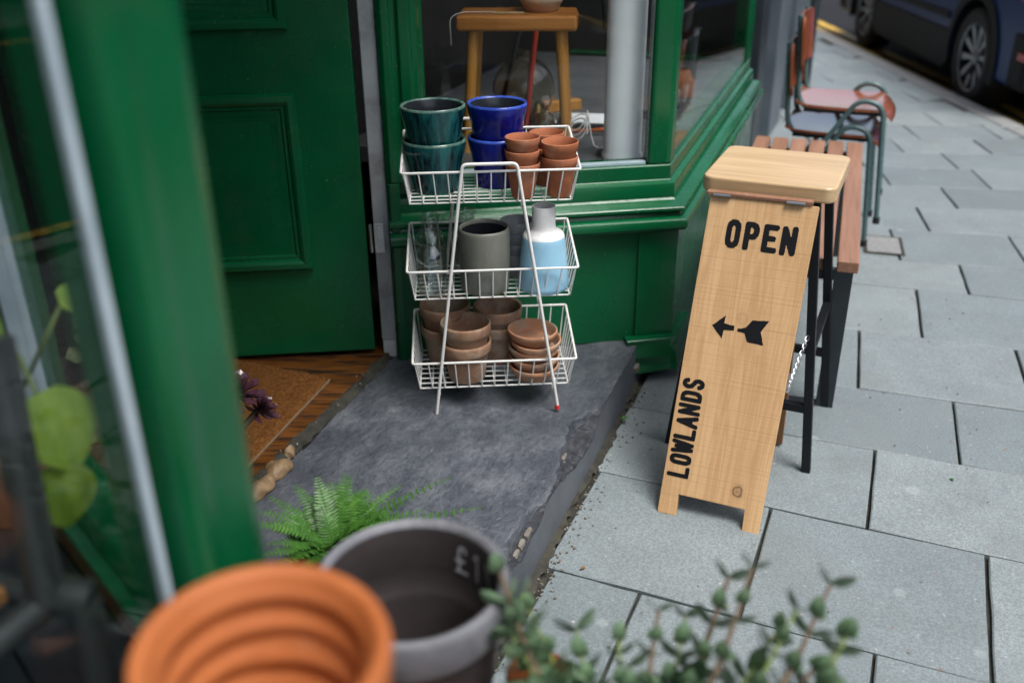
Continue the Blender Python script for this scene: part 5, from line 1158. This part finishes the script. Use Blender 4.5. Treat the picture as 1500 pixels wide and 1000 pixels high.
for x, y, r, h, nk, m, lb in ((-1.06, 3.08, .105, .21, .035, 'smoky_glass', 'large smoky glass bell jar behind the window stool'), (-1.13, 2.62, .045, .085, .012, 'bottle_glass', 'clear glass globe behind the teal pots in the window'), (-.93, 2.90, .04, .075, .012, 'smoky_glass', 'small amber glass bulb between the window stool legs')):
    pot('glass_globe', lb, 'glass globe', (x, y, .6487), shell(sphere_prof(r, h, nk)), m, 'glass globes in the window', wob=0, seg=40)
rd = thing('red_easel', 'red wooden rods leaning in the right window behind the stool', 'easel', (-1.04, 2.98, .6487))
obj('rod', MB().tube([(.02, .0, .0), (.075, .05, .62)], .009, 10), 'red_paint', rd, smooth=True)
obj('rod', MB().tube([(-.10, .06, .0), (.065, .06, .62)], .008, 10), 'dark_steel', rd, smooth=True)
tag(obj('leaning_pole', MB().tube([(0, 0, .0), (-.11, -.09, .85)], .012, 10), 'dark_steel', smooth=True, loc=(-.70, 2.98, .6485)), 'dark metal pole leaning beside the white column in the window', 'pole')
tag(obj('red_pole', MB().tube([(0, 0, 0), (.0, -.05, .75)], .010, 10), 'red_paint', smooth=True, loc=(-.66, 3.30, .6485)), 'red pole leaning in the street side of the bay window', 'pole')
tag(obj('steel_pole', MB().tube([(0, 0, 0), (-.10, -.10, .75)], .009, 10), 'dark_steel', smooth=True, loc=(-.60, 3.42, .6485)), 'thin grey pole leaning beside the red pole in the bay', 'pole')
tag(obj('brush', MB().lathe([(0, 0), (.025, 0), (.018, .06), (.012, .07), (.012, .10), (0, .10)], 16), 'brass', smooth=True, auto=40, loc=(-.64, 3.24, .6485)), 'short brass handled brush standing at the foot of the red pole', 'brush')
ty = thing('paper_tray', 'black framed tray of white paper lying behind the window stool', 'tray', (-.83, 3.10, .6487), radians(12))
obj('tray', MB().box((0, 0, .008), (.22, .17, .016)), 'black_metal', ty, bev=.002); obj('paper', MB().box((0, 0, .0175), (.19, .14, .002)), 'paper', ty)
tag(obj('wood_block', MB().box((0, 0, .018), (.14, .035, .036)), 'leg_wood', loc=(-.98, 3.26, .6487), bev=.003), 'small round edged wooden block beyond the paper tray', 'block').rotation_euler = (0, 0, .7)
mb = MB(); pts = [(.028 * cos(a) * (1 + .1 * sin(3 * a)) , .018 * sin(a), .03 + .026 * sin(a * 1.03) + .001 * k) for k, a in enumerate([q * .45 for q in range(44)])] + [(.06, -.03, .004), (.11, -.02, .003), (.13, .02, .003)]
mb.tube(smooth_path(pts, 3), .0022, 6); tag(obj('cable_coil', mb, 'wire', smooth=True, loc=(-.80, 2.84, .6487)), 'coil of thin white cable beside the stool legs', 'cable')
mb = MB(); mb.tube(smooth_path([(-.30, .02, .006), (-.16, -.02, .008), (-.05, .02, .006), (.03, .0, .02), (.09, .03, .035), (.14, .04, .008)], 6), .0065, 8); tag(obj('orange_cable', mb, 'orange', smooth=True, loc=(-.78, 2.95, .6487)), 'thick orange cable lying across the window bed', 'cable')
tag(obj('cardboard_disc', MB().lathe([(0, 0), (.05, 0), (.05, .004), (0, .004)], 24), 'kraft', loc=(-.87, 2.87, .6487)), 'round kraft card lying under the cable coil', 'card')
for k, (x, y, r, h, m, lb) in enumerate(((-.74, 3.22, .030, .11, 'smoky_glass', 'small amber glass bottle beside the paper tray'), (-.99, 3.02, .022, .075, 'brass', 'little brass tin beside the smoky bell jar'), (-1.20, 2.95, .035, .09, 'dark_pot', 'small dark pot at the inner end of the window bed'), (-.62, 3.62, .045, .10, 'terracotta', 'clay pot in the street side of the bay window'))):
    pot('window_ornament', lb, 'ornament', (x, y, .6487), [(0, 0), (r * .9, 0), (r, .003), (r, h * .6), (r * .7, h * .75), (r * .5, h), (r * .45, h), (r * .6, h * .74), (r * .9, h * .58), (r * .9, .006), (0, .006)], m, 'small ornaments in the window', wob=0, seg=28)
# ------------------------------------------------------------------ small things on the paving
wd_ = thing('small_weed', 'tiny green weed sprouting at the foot of the slate doorstep', 'weed', (-.497, 2.30, .004))
obj('stem', MB().tube([(0, 0, 0), (.002, .001, .014)], .0008, 5), 'stem', wd_)
for k in range(6): leaf_obj('weed', leaf_mesh(1, .5, .15, -.1, 4), 'leaf_fern', wd_, frame_M((.002, .001, .012 - k * .001), (cos(k * 1.1), sin(k * 1.1), .5), (0, 0, 1), .016))
cv = thing('utility_cover', 'small grey metal utility cover set in the paving behind the bench', 'cover', (.185, 4.045, .002), .06)
obj('plate', MB().box((0, 0, .0022), (.13, .19, .004)), 'kerb', cv, bev=.001)
obj('surround', MB().add([(x * .08, y * .112, .0015) for x, y in ((-1, -1), (1, -1), (1, 1), (-1, 1))], [(0, 1, 2, 3)]), 'mortar', cv)
for x, y, m, lb in ((.36, 2.30, 'leaf_fern', 'tiny green leaf lying on a paving slab'), (-.43, 1.66, 'leaf_brown', 'curled brown leaf at the foot of the doorstep'), (-.895, 1.47, 'leaf_brown', 'tiny brown leaf lying on the slate')):
    ml = leaf_mesh(.018, .009, .3, .25, 5); o = obj('fallen_leaf', ml, m, smooth=True, loc=(x, y, .003 if x > -.6 else .135)); o.rotation_euler = (0, 0, random.random() * 6); tag(o, lb, 'leaf', 'fallen leaves')
